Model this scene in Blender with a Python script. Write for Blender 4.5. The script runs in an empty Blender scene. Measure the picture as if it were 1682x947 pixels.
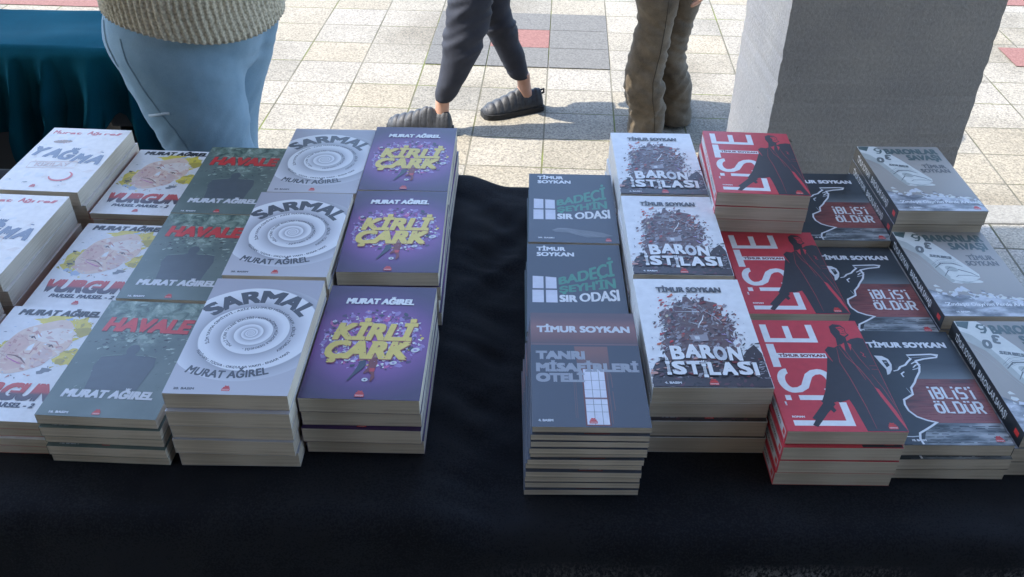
import bpy, bmesh, math, random
from mathutils import Vector, Matrix, noise
R = math.radians
SC = bpy.context.scene
COL = SC.collection

# ------------------------------------------------------------------ camera, sky, sun, exposure
EYE = 1.54
cam = bpy.data.cameras.new('camera')
cam.sensor_width = 36.0
cam.lens = 32.23
cam.clip_start = 0.02
cam.clip_end = 500.0
camo = bpy.data.objects.new('camera', cam)
COL.objects.link(camo)
_p, _r = R(36.01), R(0.737)
_f = Vector((0, math.cos(_p), -math.sin(_p)))
_x0 = Vector((1, 0, 0)); _u0 = _x0.cross(_f)
_x = _x0*math.cos(_r) + _u0*math.sin(_r)
_u = -_x0*math.sin(_r) + _u0*math.cos(_r)
camo.matrix_world = Matrix(((_x.x, _u.x, -_f.x, 0), (_x.y, _u.y, -_f.y, 0), (_x.z, _u.z, -_f.z, EYE), (0, 0, 0, 1)))
SC.camera = camo

SUN_EL = 54.0
world = bpy.data.worlds.new('World')
SC.world = world
world.use_nodes = True
wn = world.node_tree
sky = wn.nodes.new('ShaderNodeTexSky')
sky.sky_type = 'NISHITA'
sky.sun_disc = False
sky.sun_elevation = R(SUN_EL)
sky.sun_rotation = R(-90)
sky.air_density = 1.0
sky.dust_density = 1.0
sky.ozone_density = 3.0
bg = wn.nodes['Background']
wn.links.new(sky.outputs[0], bg.inputs[0])
bg.inputs[1].default_value = 0.15
sun = bpy.data.lights.new('sun', 'SUN')
sun.energy = 2.0
sun.angle = R(0.5)
sun.color = (1.0, 0.94, 0.83)
suno = bpy.data.objects.new('sun', sun)
suno.rotation_euler = (0, -R(90-SUN_EL), 0)
suno.location = (-6, 3, 6)
COL.objects.link(suno)
vs = SC.view_settings
vs.view_transform = 'Standard'
vs.look = 'None'
vs.exposure = 2.4
vs.gamma = 1.0
vs.use_curve_mapping = False

# ------------------------------------------------------------------ helpers
def tag(o, label=None, cat=None, group=None, kind=None):
    if label: o['label'] = label
    if cat: o['category'] = cat
    if group: o['group'] = group
    if kind: o['kind'] = kind
    return o

def empty(name, loc, rz=0.0):
    o = bpy.data.objects.new(name, None)
    o.empty_display_size = 0.05
    o.location = loc
    o.rotation_euler = (0, 0, rz)
    COL.objects.link(o)
    return o

def link(name, me, parent=None, loc=(0, 0, 0)):
    o = bpy.data.objects.new(name, me)
    o.location = loc
    COL.objects.link(o)
    if parent: o.parent = parent
    return o

def obj(name, bm, mats, parent=None, smooth=False):
    me = bpy.data.meshes.new(name)
    bm.normal_update()
    bm.to_mesh(me); bm.free()
    if not isinstance(mats, (list, tuple)): mats = [mats]
    for m in mats: me.materials.append(m)
    if smooth:
        for p in me.polygons: p.use_smooth = True
    return link(name, me, parent)

def box(bm, x0, y0, z0, x1, y1, z1, mat=0):
    vs_ = [bm.verts.new(c) for c in ((x0,y0,z0),(x1,y0,z0),(x1,y1,z0),(x0,y1,z0),(x0,y0,z1),(x1,y0,z1),(x1,y1,z1),(x0,y1,z1))]
    for q in ((3,2,1,0),(4,5,6,7),(0,1,5,4),(1,2,6,5),(2,3,7,6),(3,0,4,7)):
        f = bm.faces.new([vs_[i] for i in q]); f.material_index = mat

def bevel(bm, w, seg=2):
    bmesh.ops.bevel(bm, geom=bm.edges[:], offset=w, segments=seg, affect='EDGES', profile=0.6)

# ---- materials
def N(nt, typ, **kw):
    n = nt.nodes.new('ShaderNode'+typ)
    for k, v in kw.items():
        if isinstance(k, str) and hasattr(n, k): setattr(n, k, v)
    return n

def new_mat(name, rough=0.6, spec=0.5):
    m = bpy.data.materials.new(name); m.use_nodes = True
    b = m.node_tree.nodes['Principled BSDF']
    b.inputs['Roughness'].default_value = rough
    b.inputs['Specular IOR Level'].default_value = spec
    return m, m.node_tree, b

def c4(c): return (c[0], c[1], c[2], 1.0)

def ramp(nt, fac, stops, interp='LINEAR'):
    r = N(nt, 'ValToRGB')
    el = r.color_ramp.elements
    r.color_ramp.interpolation = interp
    el[0].position, el[0].color = stops[0][0], c4(stops[0][1])
    el[1].position, el[1].color = stops[1][0], c4(stops[1][1])
    for p, c in stops[2:]:
        e = el.new(p); e.color = c4(c)
    nt.links.new(fac, r.inputs[0])
    return r.outputs[0]

def tex_noise(nt, scale, detail=4, rough=0.55, coord='Object', stretch=None, dist=0.0):
    tc = N(nt, 'TexCoord'); src = tc.outputs[coord]
    if stretch:
        mp = N(nt, 'Mapping'); mp.inputs['Scale'].default_value = stretch
        nt.links.new(src, mp.inputs[0]); src = mp.outputs[0]
    n = N(nt, 'TexNoise')
    n.inputs['Scale'].default_value = scale
    n.inputs['Detail'].default_value = detail
    n.inputs['Roughness'].default_value = rough
    n.inputs['Distortion'].default_value = dist
    nt.links.new(src, n.inputs['Vector'])
    return n.outputs['Fac']

def bump(nt, b, h, strength, dist):
    n = N(nt, 'Bump'); n.inputs['Strength'].default_value = strength; n.inputs['Distance'].default_value = dist
    nt.links.new(h, n.inputs['Height']); nt.links.new(n.outputs[0], b.inputs['Normal'])

def mat_noise(name, stops, scale, rough=0.7, spec=0.4, detail=5, stretch=None, bmp=None, nrough=0.55, sheen=0.0):
    m, nt, b = new_mat(name, rough, spec)
    f = tex_noise(nt, scale, detail, nrough, stretch=stretch)
    nt.links.new(ramp(nt, f, stops), b.inputs['Base Color'])
    if bmp:
        h = tex_noise(nt, bmp[0], 3, stretch=bmp[3] if len(bmp) > 3 else None)
        bump(nt, b, h, bmp[1], bmp[2])
    if sheen:
        b.inputs['Sheen Weight'].default_value = sheen
        b.inputs['Sheen Roughness'].default_value = 0.5
    return m

INK = {}
def ink(name, c, rough=0.36, spec=0.5):
    """printing ink on laminated paper: very faint uneven gloss"""
    if name in INK: return INK[name]
    m, nt, b = new_mat('print_'+name, rough, spec)
    f = tex_noise(nt, 90, 3)
    nt.links.new(ramp(nt, f, [(0.3, [v*0.93 for v in c]), (0.7, [min(1, v*1.05) for v in c])]), b.inputs['Base Color'])
    h = tex_noise(nt, 14, 2)
    bump(nt, b, h, 0.05, 0.004)
    INK[name] = m
    return m

# ---- flat lettering from the built-in font
_tc = {}
def glyphs(s, shear=0.0):
    key = (s, shear)
    if key in _tc: return _tc[key]
    c = bpy.data.curves.new('lettering', 'FONT')
    c.body = s; c.size = 1.0; c.shear = shear; c.resolution_u = 3
    o = bpy.data.objects.new('lettering', c)
    COL.objects.link(o)
    bpy.context.view_layer.update()
    dg = bpy.context.evaluated_depsgraph_get()
    me = bpy.data.meshes.new_from_object(o.evaluated_get(dg))
    V = [(v.co.x, v.co.y) for v in me.vertices]
    F = [tuple(p.vertices) for p in me.polygons]
    COL.objects.unlink(o); bpy.data.objects.remove(o); bpy.data.curves.remove(c); bpy.data.meshes.remove(me)
    _tc[key] = (V, F)
    return V, F
CAP = max(y for x, y in glyphs('H')[0])

class Art:
    """a printed cover: flat shapes in millimetres from the lower left corner, each on its own hair-thin layer"""
    def __init__(s, w, h, t):
        s.w, s.h, s.t = w, h, t
        s.V, s.F, s.M, s.mats, s.n = [], [], [], [], 0
    def mi(s, m):
        if m not in s.mats: s.mats.append(m)
        return s.mats.index(m)
    def raw(s, V, F, m, clip=True):
        s.n += 1
        z = s.t + 0.03 + s.n*0.002
        b = len(s.V); k = s.mi(m)
        for x, y in V:
            if clip: x = min(max(x, 0.3), s.w-0.3); y = min(max(y, 0.3), s.h-0.3)
            s.V.append((x, y, z))
        for f in F:
            a = sum(V[f[i]][0]*V[f[(i+1) % len(f)]][1]-V[f[(i+1) % len(f)]][0]*V[f[i]][1] for i in range(len(f)))
            s.F.append(tuple(b+i for i in (f if a > 0 else f[::-1]))); s.M.append(k)
    def poly(s, pts, m): s.raw(pts, [tuple(range(len(pts)))], m)
    def rect(s, x0, y0, x1, y1, m): s.poly([(x0,y0),(x1,y0),(x1,y1),(x0,y1)], m)
    def disc(s, cx, cy, rx, ry, m, n=28, a=0.0):
        ca, sa = math.cos(a), math.sin(a)
        s.poly([(cx+rx*math.cos(t)*ca-ry*math.sin(t)*sa, cy+rx*math.cos(t)*sa+ry*math.sin(t)*ca) for t in (2*math.pi*i/n for i in range(n))], m)
    def stroke(s, pts, w, m, taper=False):
        n = len(pts); L, Rr = [], []
        for i, (x, y) in enumerate(pts):
            a = pts[max(0, i-1)]; b = pts[min(n-1, i+1)]
            dx, dy = b[0]-a[0], b[1]-a[1]; l = math.hypot(dx, dy) or 1
            k = w/2
            if 0 < i < n-1:
                d1 = (x-a[0], y-a[1]); l1 = math.hypot(*d1) or 1
                cs = abs((d1[0]*dx+d1[1]*dy)/(l1*l)); k = w/2/max(cs, 0.45)
            if taper: k *= 0.25+0.75*math.sin(math.pi*(i+0.3)/(n-0.4))
            L.append((x-dy/l*k, y+dx/l*k)); Rr.append((x+dy/l*k, y-dx/l*k))
        V = L+Rr
        F = [(i, i+1, n+i+1, n+i) for i in range(n-1)]
        s.raw(V, F, m)
    def text(s, txt, x, y, w, cap, m, bold=0.0, shear=0.0, rot=0.0, warp=None):
        V, F = glyphs(txt, shear)
        x0 = min(v[0] for v in V); x1 = max(v[0] for v in V)
        sx = w/(x1-x0); sy = cap/CAP
        ca, sa = math.cos(rot), math.sin(rot)
        offs = [(0, 0)]
        if bold: offs = [(0,0),(bold,bold),(-bold,bold),(bold,-bold),(-bold,-bold)]
        for ox, oy in offs:
            P = []
            for vx, vy in V:
                a = (vx-x0)*sx+ox; b = vy*sy+oy
                if warp: P.append(warp(a, b))
                else: P.append((x+a*ca-b*sa, y+a*sa+b*ca))
            s.raw(P, F, m)
    def arc(s, txt, cx, cy, r, a0, a1, cap, m, bold=0.0, inward=False):
        """text round a circle from angle a0 to a1 (degrees); inward: tops point at the centre"""
        A0, A1 = R(a0), R(a1); w = abs(A1-A0)*r; sg = 1 if A1 > A0 else -1
        def wp(a, b):
            rr = r-b if inward else r+b
            th = A0+sg*a/r
            return (cx+rr*math.cos(th), cy+rr*math.sin(th))
        s.text(txt, 0, 0, w, cap, m, bold, warp=wp)
    def logo(s, cx, cy, k=1.0):
        r_, w_ = INK['logo'], INK['logo_paper']
        s.rect(cx-5.2*k, cy-5*k, cx+5.2*k, cy-0.4*k, r_)
        s.rect(cx-4.2*k, cy-0.1*k, cx+4.2*k, cy+2.3*k, r_)
        s.poly([(cx-2.9*k, cy+2.6*k), (cx+2.9*k, cy+2.6*k), (cx+2.4*k, cy+5.2*k), (cx+0.6*k, cy+4.3*k), (cx-2.4*k, cy+5.2*k)], r_)
        s.rect(cx-4.6*k, cy-2.6*k, cx+4.6*k, cy-2.0*k, w_)
        s.text('KIRMIZI KEDİ', cx-4.3*k, cy-4.4*k, 8.6*k, 1.3*k, w_)

ink('logo', (0.62, 0.045, 0.04)); ink('logo_paper', (0.7, 0.66, 0.66))
WHITE = ink('white', (0.80, 0.80, 0.81)); SOFT = ink('soft_white', (0.62, 0.63, 0.66)); DARK = ink('dark', (0.025, 0.028, 0.035))
NAVY = ink('navy', (0.035, 0.05, 0.085)); GREYI = ink('grey', (0.2, 0.21, 0.23))

m, nt, b = new_mat('page_edges', 0.85, 0.2)
f1 = tex_noise(nt, 1.0, 3, stretch=(6, 6, 1900)); f2 = tex_noise(nt, 9, 2)
mx = N(nt, 'Math', operation='ADD'); nt.links.new(f1, mx.inputs[0]); nt.links.new(f2, mx.inputs[1])
nt.links.new(ramp(nt, mx.outputs[0], [(0.7, (0.46, 0.385, 0.295)), (1.0, (0.59, 0.505, 0.40)), (1.3, (0.67, 0.585, 0.475))]), b.inputs['Base Color'])
bump(nt, b, f1, 0.35, 0.0006)
PAGES = m

# ------------------------------------------------------------------ large structure: plaza, porch floor, roof, wall, pillar
def paver_mat(name, base, dark, pitch, yaw, offs, joint):
    m, nt, b = new_mat(name, 0.9, 0.25)
    tc = N(nt, 'TexCoord'); mp = N(nt, 'Mapping')
    mp.inputs['Location'].default_value = offs; mp.inputs['Rotation'].default_value = (0, 0, yaw)
    nt.links.new(tc.outputs['Object'], mp.inputs[0])
    wv = N(nt, 'TexNoise'); wv.inputs['Scale'].default_value = 2.2; wv.inputs['Detail'].default_value = 3
    nt.links.new(mp.outputs[0], wv.inputs['Vector'])
    br = N(nt, 'TexBrick'); br.offset = 0.0; br.squash = 1.0
    br.inputs['Scale'].default_value = 1.0
    br.inputs['Brick Width'].default_value = pitch[0]; br.inputs['Row Height'].default_value = pitch[1]
    br.inputs['Mortar Size'].default_value = joint; br.inputs['Mortar Smooth'].default_value = 0.3
    br.inputs['Bias'].default_value = 0.0
    br.inputs['Color1'].default_value = (0, 0, 0, 1); br.inputs['Color2'].default_value = (1, 1, 1, 1); br.inputs['Mortar'].default_value = (0.5, 0.5, 0.5, 1)
    nt.links.new(mp.outputs[0], br.inputs['Vector'])
    tone = ramp(nt, br.outputs['Color'], [(0.0, dark), (0.25, (base[0]*0.96, base[1]*0.93, base[2]*0.87)), (0.5, [(a+c)/2 for a, c in zip(base, dark)]), (0.75, (base[0]*0.97, base[1]*0.98, base[2]*1.02)), (1.0, base)])
    g = N(nt, 'TexNoise'); g.inputs['Scale'].default_value = 118; g.inputs['Detail'].default_value = 4; g.inputs['Roughness'].default_value = 0.75
    nt.links.new(tc.outputs['Object'], g.inputs['Vector'])
    sp = ramp(nt, g.outputs['Fac'], [(0.34, (0.46, 0.45, 0.45)), (0.47, (0.92, 0.91, 0.9)), (0.62, (1.36, 1.33, 1.27))])
    mu = N(nt, 'Mix', data_type='RGBA', blend_type='MULTIPLY'); mu.inputs[0].default_value = 1.0
    nt.links.new(tone, mu.inputs[6]); nt.links.new(sp, mu.inputs[7])
    st = ramp(nt, wv.outputs['Fac'], [(0.28, (0.72, 0.70, 0.66)), (0.45, (0.95, 0.94, 0.91)), (0.65, (1.08, 1.07, 1.04))])
    mu2 = N(nt, 'Mix', data_type='RGBA', blend_type='MULTIPLY'); mu2.inputs[0].default_value = 1.0
    nt.links.new(mu.outputs[2], mu2.inputs[6]); nt.links.new(st, mu2.inputs[7])
    mo = N(nt, 'TexNoise'); mo.inputs['Scale'].default_value = 3.1; mo.inputs['Detail'].default_value = 5
    nt.links.new(tc.outputs['Object'], mo.inputs['Vector'])
    jc = ramp(nt, mo.outputs['Fac'], [(0.38, (0.13, 0.118, 0.09)), (0.50, (0.085, 0.078, 0.055)), (0.60, (0.095, 0.095, 0.04)), (0.68, (0.11, 0.13, 0.03))])
    fin = N(nt, 'Mix', data_type='RGBA'); nt.links.new(br.outputs['Fac'], fin.inputs[0])
    nt.links.new(mu2.outputs[2], fin.inputs[6]); nt.links.new(jc, fin.inputs[7])
    nt.links.new(fin.outputs[2], b.inputs['Base Color'])
    h = N(nt, 'Math', operation='MULTIPLY_ADD'); h.inputs[1].default_value = -1.2
    nt.links.new(br.outputs['Fac'], h.inputs[0]); nt.links.new(g.outputs['Fac'], h.inputs[2])
    bump(nt, b, h.outputs[0], 0.5, 0.0035)
    return m

def stone_mat(name, lo, hi, red=False):
    m, nt, b = new_mat(name, 0.9, 0.25)
    g = tex_noise(nt, 110, 4, 0.72)
    nt.links.new(ramp(nt, g, [(0.32, lo), (0.7, hi)]), b.inputs['Base Color'])
    bump(nt, b, g, 0.5, 0.002)
    return m

PLAZA_Z = -0.20
GYAW = R(2.75)
M_PLAZA = paver_mat('light_pavers', (0.235, 0.218, 0.184), (0.185, 0.176, 0.156), (0.30, 0.25), GYAW, (0.343, 0.04, 0), 0.004)
bm = bmesh.new()
vsq = [bm.verts.new(c) for c in ((-60, 2.62, PLAZA_Z), (60, 2.62, PLAZA_Z), (60, 90, PLAZA_Z), (-60, 90, PLAZA_Z))]
bm.faces.new(vsq)
plaza = tag(obj('plaza_paving', bm, M_PLAZA), 'sunlit speckled light paving slabs with mossy joints', 'paving', kind='structure')
M_PORCH = paver_mat('porch_pavers', (0.36, 0.34, 0.30), (0.25, 0.24, 0.22), (0.30, 0.25), GYAW, (0.1, 0.07, 0), 0.004)
bm = bmesh.new()
box(bm, -20, -6, -0.4, 20, 2.50, 0.0)
tag(obj('porch_floor', bm, M_PORCH), 'shaded paving under the porch roof', 'paving', kind='structure')
bm = bmesh.new(); box(bm, -20, 2.504, -0.4, 20, 2.62, 0.003); bevel(bm, 0.006)
tag(obj('kerb', bm, stone_mat('kerb_stone', (0.15, 0.145, 0.13), (0.26, 0.25, 0.225))), 'pale kerb at the porch edge', 'kerb', kind='structure')

def grid_pt(i, j):
    """corner of slab (i, j) of the plaza pattern"""
    u, v = i*0.30-0.343, j*0.25-0.04
    c, s_ = math.cos(-GYAW), math.sin(-GYAW)
    return (u*c-v*s_, u*s_+v*c)
M_DK = stone_mat('dark_granite', (0.075, 0.072, 0.066), (0.155, 0.15, 0.138)); M_RED = stone_mat('red_granite', (0.125, 0.058, 0.05), (0.235, 0.118, 0.10))
def slab(i0, i1, j0, j1, mat, name, lift=0.004):
    bm = bmesh.new()
    a, b_, c, d = grid_pt(i0, j0), grid_pt(i1, j0), grid_pt(i1, j1), grid_pt(i0, j1)
    cx, cy = sum(q[0] for q in (a,b_,c,d))/4, sum(q[1] for q in (a,b_,c,d))/4
    vv = [bm.verts.new((cx+(q[0]-cx)*0.985, cy+(q[1]-cy)*0.985, PLAZA_Z+lift)) for q in (a, b_, c, d)]
    bm.faces.new(vv)
    return tag(obj(name, bm, mat), None, None, kind='structure')

# porch roof slab (it casts the stall's shade) and an added, unseen rear wall
bm = bmesh.new(); box(bm, -7.5, -2.6, 3.6, 3.2, 2.495, 3.85)
tag(obj('porch_roof', bm, mat_noise('roof_plaster', [(0.3, (0.42, 0.41, 0.39)), (0.7, (0.5, 0.49, 0.47))], 3, 0.9)), 'flat concrete roof of the porch, above the stall', 'roof', kind='structure')
bm = bmesh.new(); box(bm, -9.0, -2.6, 0.0, 9.0, -2.4, 3.598)  # unseen wall, put in dark and wide to keep light off the page fronts
tag(obj('added_dark_wall', bm, mat_noise('added_wall_plaster', [(0.3, (0.10, 0.082, 0.065)), (0.7, (0.14, 0.115, 0.095))], 3, 0.9)), 'unseen plain wall added behind the camera to darken the page fronts', 'wall')

# roughcast pillar
def pillar_mat():
    m, nt, b = new_mat('roughcast', 0.95, 0.15)
    g = tex_noise(nt, 120, 5, 0.7); l = tex_noise(nt, 3.5, 4)
    pits = tex_noise(nt, 38, 2, 0.5)
    a = ramp(nt, g, [(0.3, (0.47, 0.41, 0.355)), (0.68, (0.61, 0.545, 0.48))])
    st = ramp(nt, l, [(0.3, (0.82, 0.82, 0.84)), (0.7, (1.08, 1.06, 1.02))])
    pt = ramp(nt, pits, [(0.21, (0.4, 0.4, 0.4)), (0.28, (1, 1, 1))])
    mu = N(nt, 'Mix', data_type='RGBA', blend_type='MULTIPLY'); mu.inputs[0].default_value = 1
    nt.links.new(a, mu.inputs[6]); nt.links.new(st, mu.inputs[7])
    mv = N(nt, 'Mix', data_type='RGBA', blend_type='MULTIPLY'); mv.inputs[0].default_value = 1
    nt.links.new(mu.outputs[2], mv.inputs[6]); nt.links.new(pt, mv.inputs[7])
    nt.links.new(mv.outputs[2], b.inputs['Base Color'])
    bump(nt, b, g, 0.5, 0.005)
    return m
bm = bmesh.new()
box(bm, 0.607, 2.0, 0.0, 1.076, 2.388, 3.597)
bmesh.ops.subdivide_edges(bm, edges=[e for e in bm.edges if abs((e.verts[0].co-e.verts[1].co).z) > 1], cuts=300, use_grid_fill=True)
for v in bm.verts:
    if 0.01 < v.co.z < 3.58:
        d = noise.noise(Vector((v.co.x*30, v.co.y*30, v.co.z*45)))*0.003
        v.co.x += d; v.co.y += noise.noise(Vector((v.co.x*25, v.co.y*25, v.co.z*45+9)))*0.0025
tag(obj('pillar', bm, pillar_mat()), 'square grey roughcast pillar standing behind the book table', 'pillar')
for i in (-1, 0, 1):
    for j in (17, 18, 19):
        if (i, j) != (0, 18): slab(i, i+1, j, j+1, M_DK, 'dark_paving')
slab(0, 1, 18, 19, M_RED, 'red_paving')
slab(8.64, 9.64, 17.8, 18.8, M_RED, 'red_paving')
slab(9.6, 10.6, 21.45, 22.45, M_RED, 'red_paving')
slab(-10, -7, 19.6, 20.6, M_RED, 'red_paving')


# ------------------------------------------------------------------ black cloth table
ZL, ZR = EYE-0.780, EYE-0.803
def table_z(x):
    t = min(max((x+0.085)/0.08, 0.0), 1.0); t = t*t*(3-2*t)
    return ZL+(ZR-ZL)*t
YB, YF = 1.405, 0.672
def cloth_mat():
    m, nt, b = new_mat('black_cloth', 0.9, 0.12)
    g = tex_noise(nt, 420, 2, 0.6); l = tex_noise(nt, 5, 4)
    mxx = N(nt, 'Math', operation='ADD'); nt.links.new(g, mxx.inputs[0]); nt.links.new(l, mxx.inputs[1])
    dark = ramp(nt, mxx.outputs[0], [(0.7, (0.0075, 0.008, 0.0115)), (1.0, (0.0115, 0.0125, 0.0165)), (1.25, (0.017, 0.018, 0.022))])
    # the thin front fall: sheer, open weave in uneven patches
    weave = ramp(nt, tex_noise(nt, 300, 3, 0.7, stretch=(1, 1, 0.6)), [(0.45, (0.008, 0.009, 0.012)), (0.60, (0.19, 0.185, 0.185))])
    tc = N(nt, 'TexCoord'); sp = N(nt, 'SeparateXYZ'); nt.links.new(tc.outputs['Object'], sp.inputs[0])
    mz = N(nt, 'MapRange'); mz.inputs[1].default_value = 0.705; mz.inputs[2].default_value = 0.685; nt.links.new(sp.outputs['Z'], mz.inputs[0])
    mxr = N(nt, 'MapRange'); mxr.inputs[1].default_value = -0.05; mxr.inputs[2].default_value = 0.30; nt.links.new(sp.outputs['X'], mxr.inputs[0])
    pat = N(nt, 'MapRange'); pat.inputs[1].default_value = 0.38; pat.inputs[2].default_value = 0.58; nt.links.new(tex_noise(nt, 7, 3), pat.inputs[0])
    m1 = N(nt, 'Math', operation='MULTIPLY'); nt.links.new(mz.outputs[0], m1.inputs[0]); nt.links.new(mxr.outputs[0], m1.inputs[1])
    m2 = N(nt, 'Math', operation='MULTIPLY'); nt.links.new(m1.outputs[0], m2.inputs[0]); nt.links.new(pat.outputs[0], m2.inputs[1])
    mm = N(nt, 'Mix', data_type='RGBA'); nt.links.new(m2.outputs[0], mm.inputs[0]); nt.links.new(dark, mm.inputs[6]); nt.links.new(weave, mm.inputs[7])
    nt.links.new(mm.outputs[2], b.inputs['Base Color'])
    bump(nt, b, g, 0.25, 0.0008)
    b.inputs['Sheen Weight'].default_value = 0.04
    return m
M_CLOTH = cloth_mat()
def fold(x, y):
    gapw = math.exp(-((x+0.03)/0.07)**2)
    w = 0.0040*(noise.noise(Vector((x*5-y*3, y*22+x*9, 1.3)))-0.35)
    w += 0.003*gapw*(noise.noise(Vector((x*3, y*13+x*14, 7.7)))-0.3)
    w += 0.005*gapw*((1-2.2*abs(noise.noise(Vector((x*3+2, y*11-x*13, 3.1)))))-0.9)
    w += 0.003*gapw*((1-3.0*abs(noise.noise(Vector((x*5+9, y*27+x*6, 8.1)))))-0.9)
    w += 0.0016*(noise.noise(Vector((x*30, y*30, 4.0)))-0.4)
    k = min(1, max(0, (YB-y)/0.06))
    return max(-0.011, min(w*k, -0.0003))
bm = bmesh.new()
prof = []                                  # (y, drop below table level)
for i in range(9): prof.append((YB+0.012, 0.30-i*0.034))
for i in range(4): a = i/3*math.pi/2; prof.append((YB+0.012*math.cos(a), 0.012-0.012*math.sin(a)))
ny = 96
for i in range(1, ny): prof.append((YB-(YB-YF)*i/ny, 0.0))
for i in range(6): a = i/5*math.pi/2; prof.append((YF-0.03*math.sin(a), 0.03*(1-math.cos(a))))
for i in range(1, 46): prof.append((YF-0.03-0.0007*i, 0.03+i*0.0145))
nx = 260; X0, X1 = -1.42, 0.718; nd = 26
rows = []
for (y, d) in prof:
    row = []
    for i in range(nx+nd+1):
        x = X0+(X1-X0)*min(i, nx)/nx
        hang = max(0, i-nx)*0.028
        z = table_z(x)-d
        yy = y
        if d == 0.0: z += fold(x, y)
        elif y < YF+0.001:
            k = min(1, max(0, (d-0.012)/0.25))
            yy -= k*(0.020*noise.noise(Vector((x*7, 0.4, z*1.3)))+0.010*noise.noise(Vector((x*19+z*5, 2.4, z*4)))+0.02)
            yy += 0.003*noise.noise(Vector((x*26-z*15, 5.4, z*20)))
            if d < 0.02: z += fold(x, y)*0.6
        if hang:
            z = min(z, table_z(x)-hang)
            x += 0.012+min(hang, 0.2)*0.10*(0.6+0.5*math.sin(y*38+1.5*math.sin(y*9)))
        row.append(bm.verts.new((x, yy, z)))
    rows.append(row)
for a, b_ in zip(rows, rows[1:]):
    for i in range(nx+nd): bm.faces.new((a[i+1], a[i], b_[i], b_[i+1]))
bmesh.ops.recalc_face_normals(bm, faces=bm.faces[:])
clo = obj('tablecloth', bm, M_CLOTH, smooth=True)
tag(clo, 'plain black cloth spread over the long book table', 'tablecloth')

M_WOOD = mat_noise('table_board', [(0.3, (0.2, 0.14, 0.08)), (0.7, (0.32, 0.23, 0.14))], 4, 0.6, stretch=(1, 14, 1)); M_STEEL = mat_noise('grey_steel', [(0.3, (0.2, 0.2, 0.2)), (0.7, (0.26, 0.26, 0.26))], 9, 0.4)
def trestle(x0, x1, zt, label):
    t = empty('folding_table', ((x0+x1)/2, (YB+YF)/2, 0))
    tag(t, label, 'table', 'folding tables under the black cloth')
    w = (x1-x0)/2; d = (YB-YF)/2-0.004
    bm = bmesh.new(); box(bm, -w, -d, zt-0.035, w, d, zt-0.014); obj('tabletop', bm, M_WOOD, t)
    for sx in (-1, 1):
        for sy in (-1, 1):
            bm = bmesh.new(); cx, cy = sx*(w-0.08), sy*(d-0.07)
            box(bm, cx-0.014, cy-0.014, 0, cx+0.014, cy+0.014, zt-0.0352); bevel(bm, 0.004); obj('leg', bm, M_STEEL, t)
trestle(-1.405, -0.09, ZL, 'left folding table hidden under the black cloth')
trestle(-0.004, 0.712, ZR, 'right folding table hidden under the black cloth')


# ------------------------------------------------------------------ the printed covers
W = 135.0
rnd = random.Random(7)
def grad_ink(name, stops, axis='Y', lo=0.0, hi=1.0, rough=0.36, nz=None):
    """printed colour that runs from lo to hi (metres on the cover, from its middle) along one axis"""
    m, nt, b = new_mat('print_'+name, rough, 0.5)
    tc = N(nt, 'TexCoord'); sp = N(nt, 'SeparateXYZ'); nt.links.new(tc.outputs['Object'], sp.inputs[0])
    mr = N(nt, 'MapRange'); mr.inputs[1].default_value = lo; mr.inputs[2].default_value = hi
    src = sp.outputs[axis]
    if nz:
        f = tex_noise(nt, nz[0], 5, 0.65, stretch=nz[2] if len(nz) > 2 else None)
        ad = N(nt, 'Math', operation='MULTIPLY_ADD'); ad.inputs[1].default_value = nz[1]
        nt.links.new(f, ad.inputs[0]); nt.links.new(src, ad.inputs[2]); src = ad.outputs[0]
    nt.links.new(src, mr.inputs[0])
    nt.links.new(ramp(nt, mr.outputs[0], stops), b.inputs['Base Color'])
    h = tex_noise(nt, 14, 2); bump(nt, b, h, 0.05, 0.004)
    return m

def radial_ink(name, stops, cx, cy, r, nz=None):
    m, nt, b = new_mat('print_'+name, 0.36, 0.5)
    tc = N(nt, 'TexCoord'); mp = N(nt, 'Mapping'); mp.inputs['Location'].default_value = (-cx, -cy, 0)
    nt.links.new(tc.outputs['Object'], mp.inputs[0])
    s2 = N(nt, 'VectorMath', operation='MULTIPLY'); s2.inputs[1].default_value = (1, 1, 0)
    nt.links.new(mp.outputs[0], s2.inputs[0])
    ln = N(nt, 'VectorMath', operation='LENGTH'); nt.links.new(s2.outputs[0], ln.inputs[0])
    dv = N(nt, 'Math', operation='DIVIDE'); dv.inputs[1].default_value = r; nt.links.new(ln.outputs['Value'], dv.inputs[0])
    src = dv.outputs[0]
    if nz:
        f = tex_noise(nt, nz[0], 4); ad = N(nt, 'Math', operation='MULTIPLY_ADD'); ad.inputs[1].default_value = nz[1]
        nt.links.new(f, ad.inputs[0]); nt.links.new(src, ad.inputs[2]); src = ad.outputs[0]
    nt.links.new(ramp(nt, src, stops), b.inputs['Base Color'])
    return m

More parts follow.
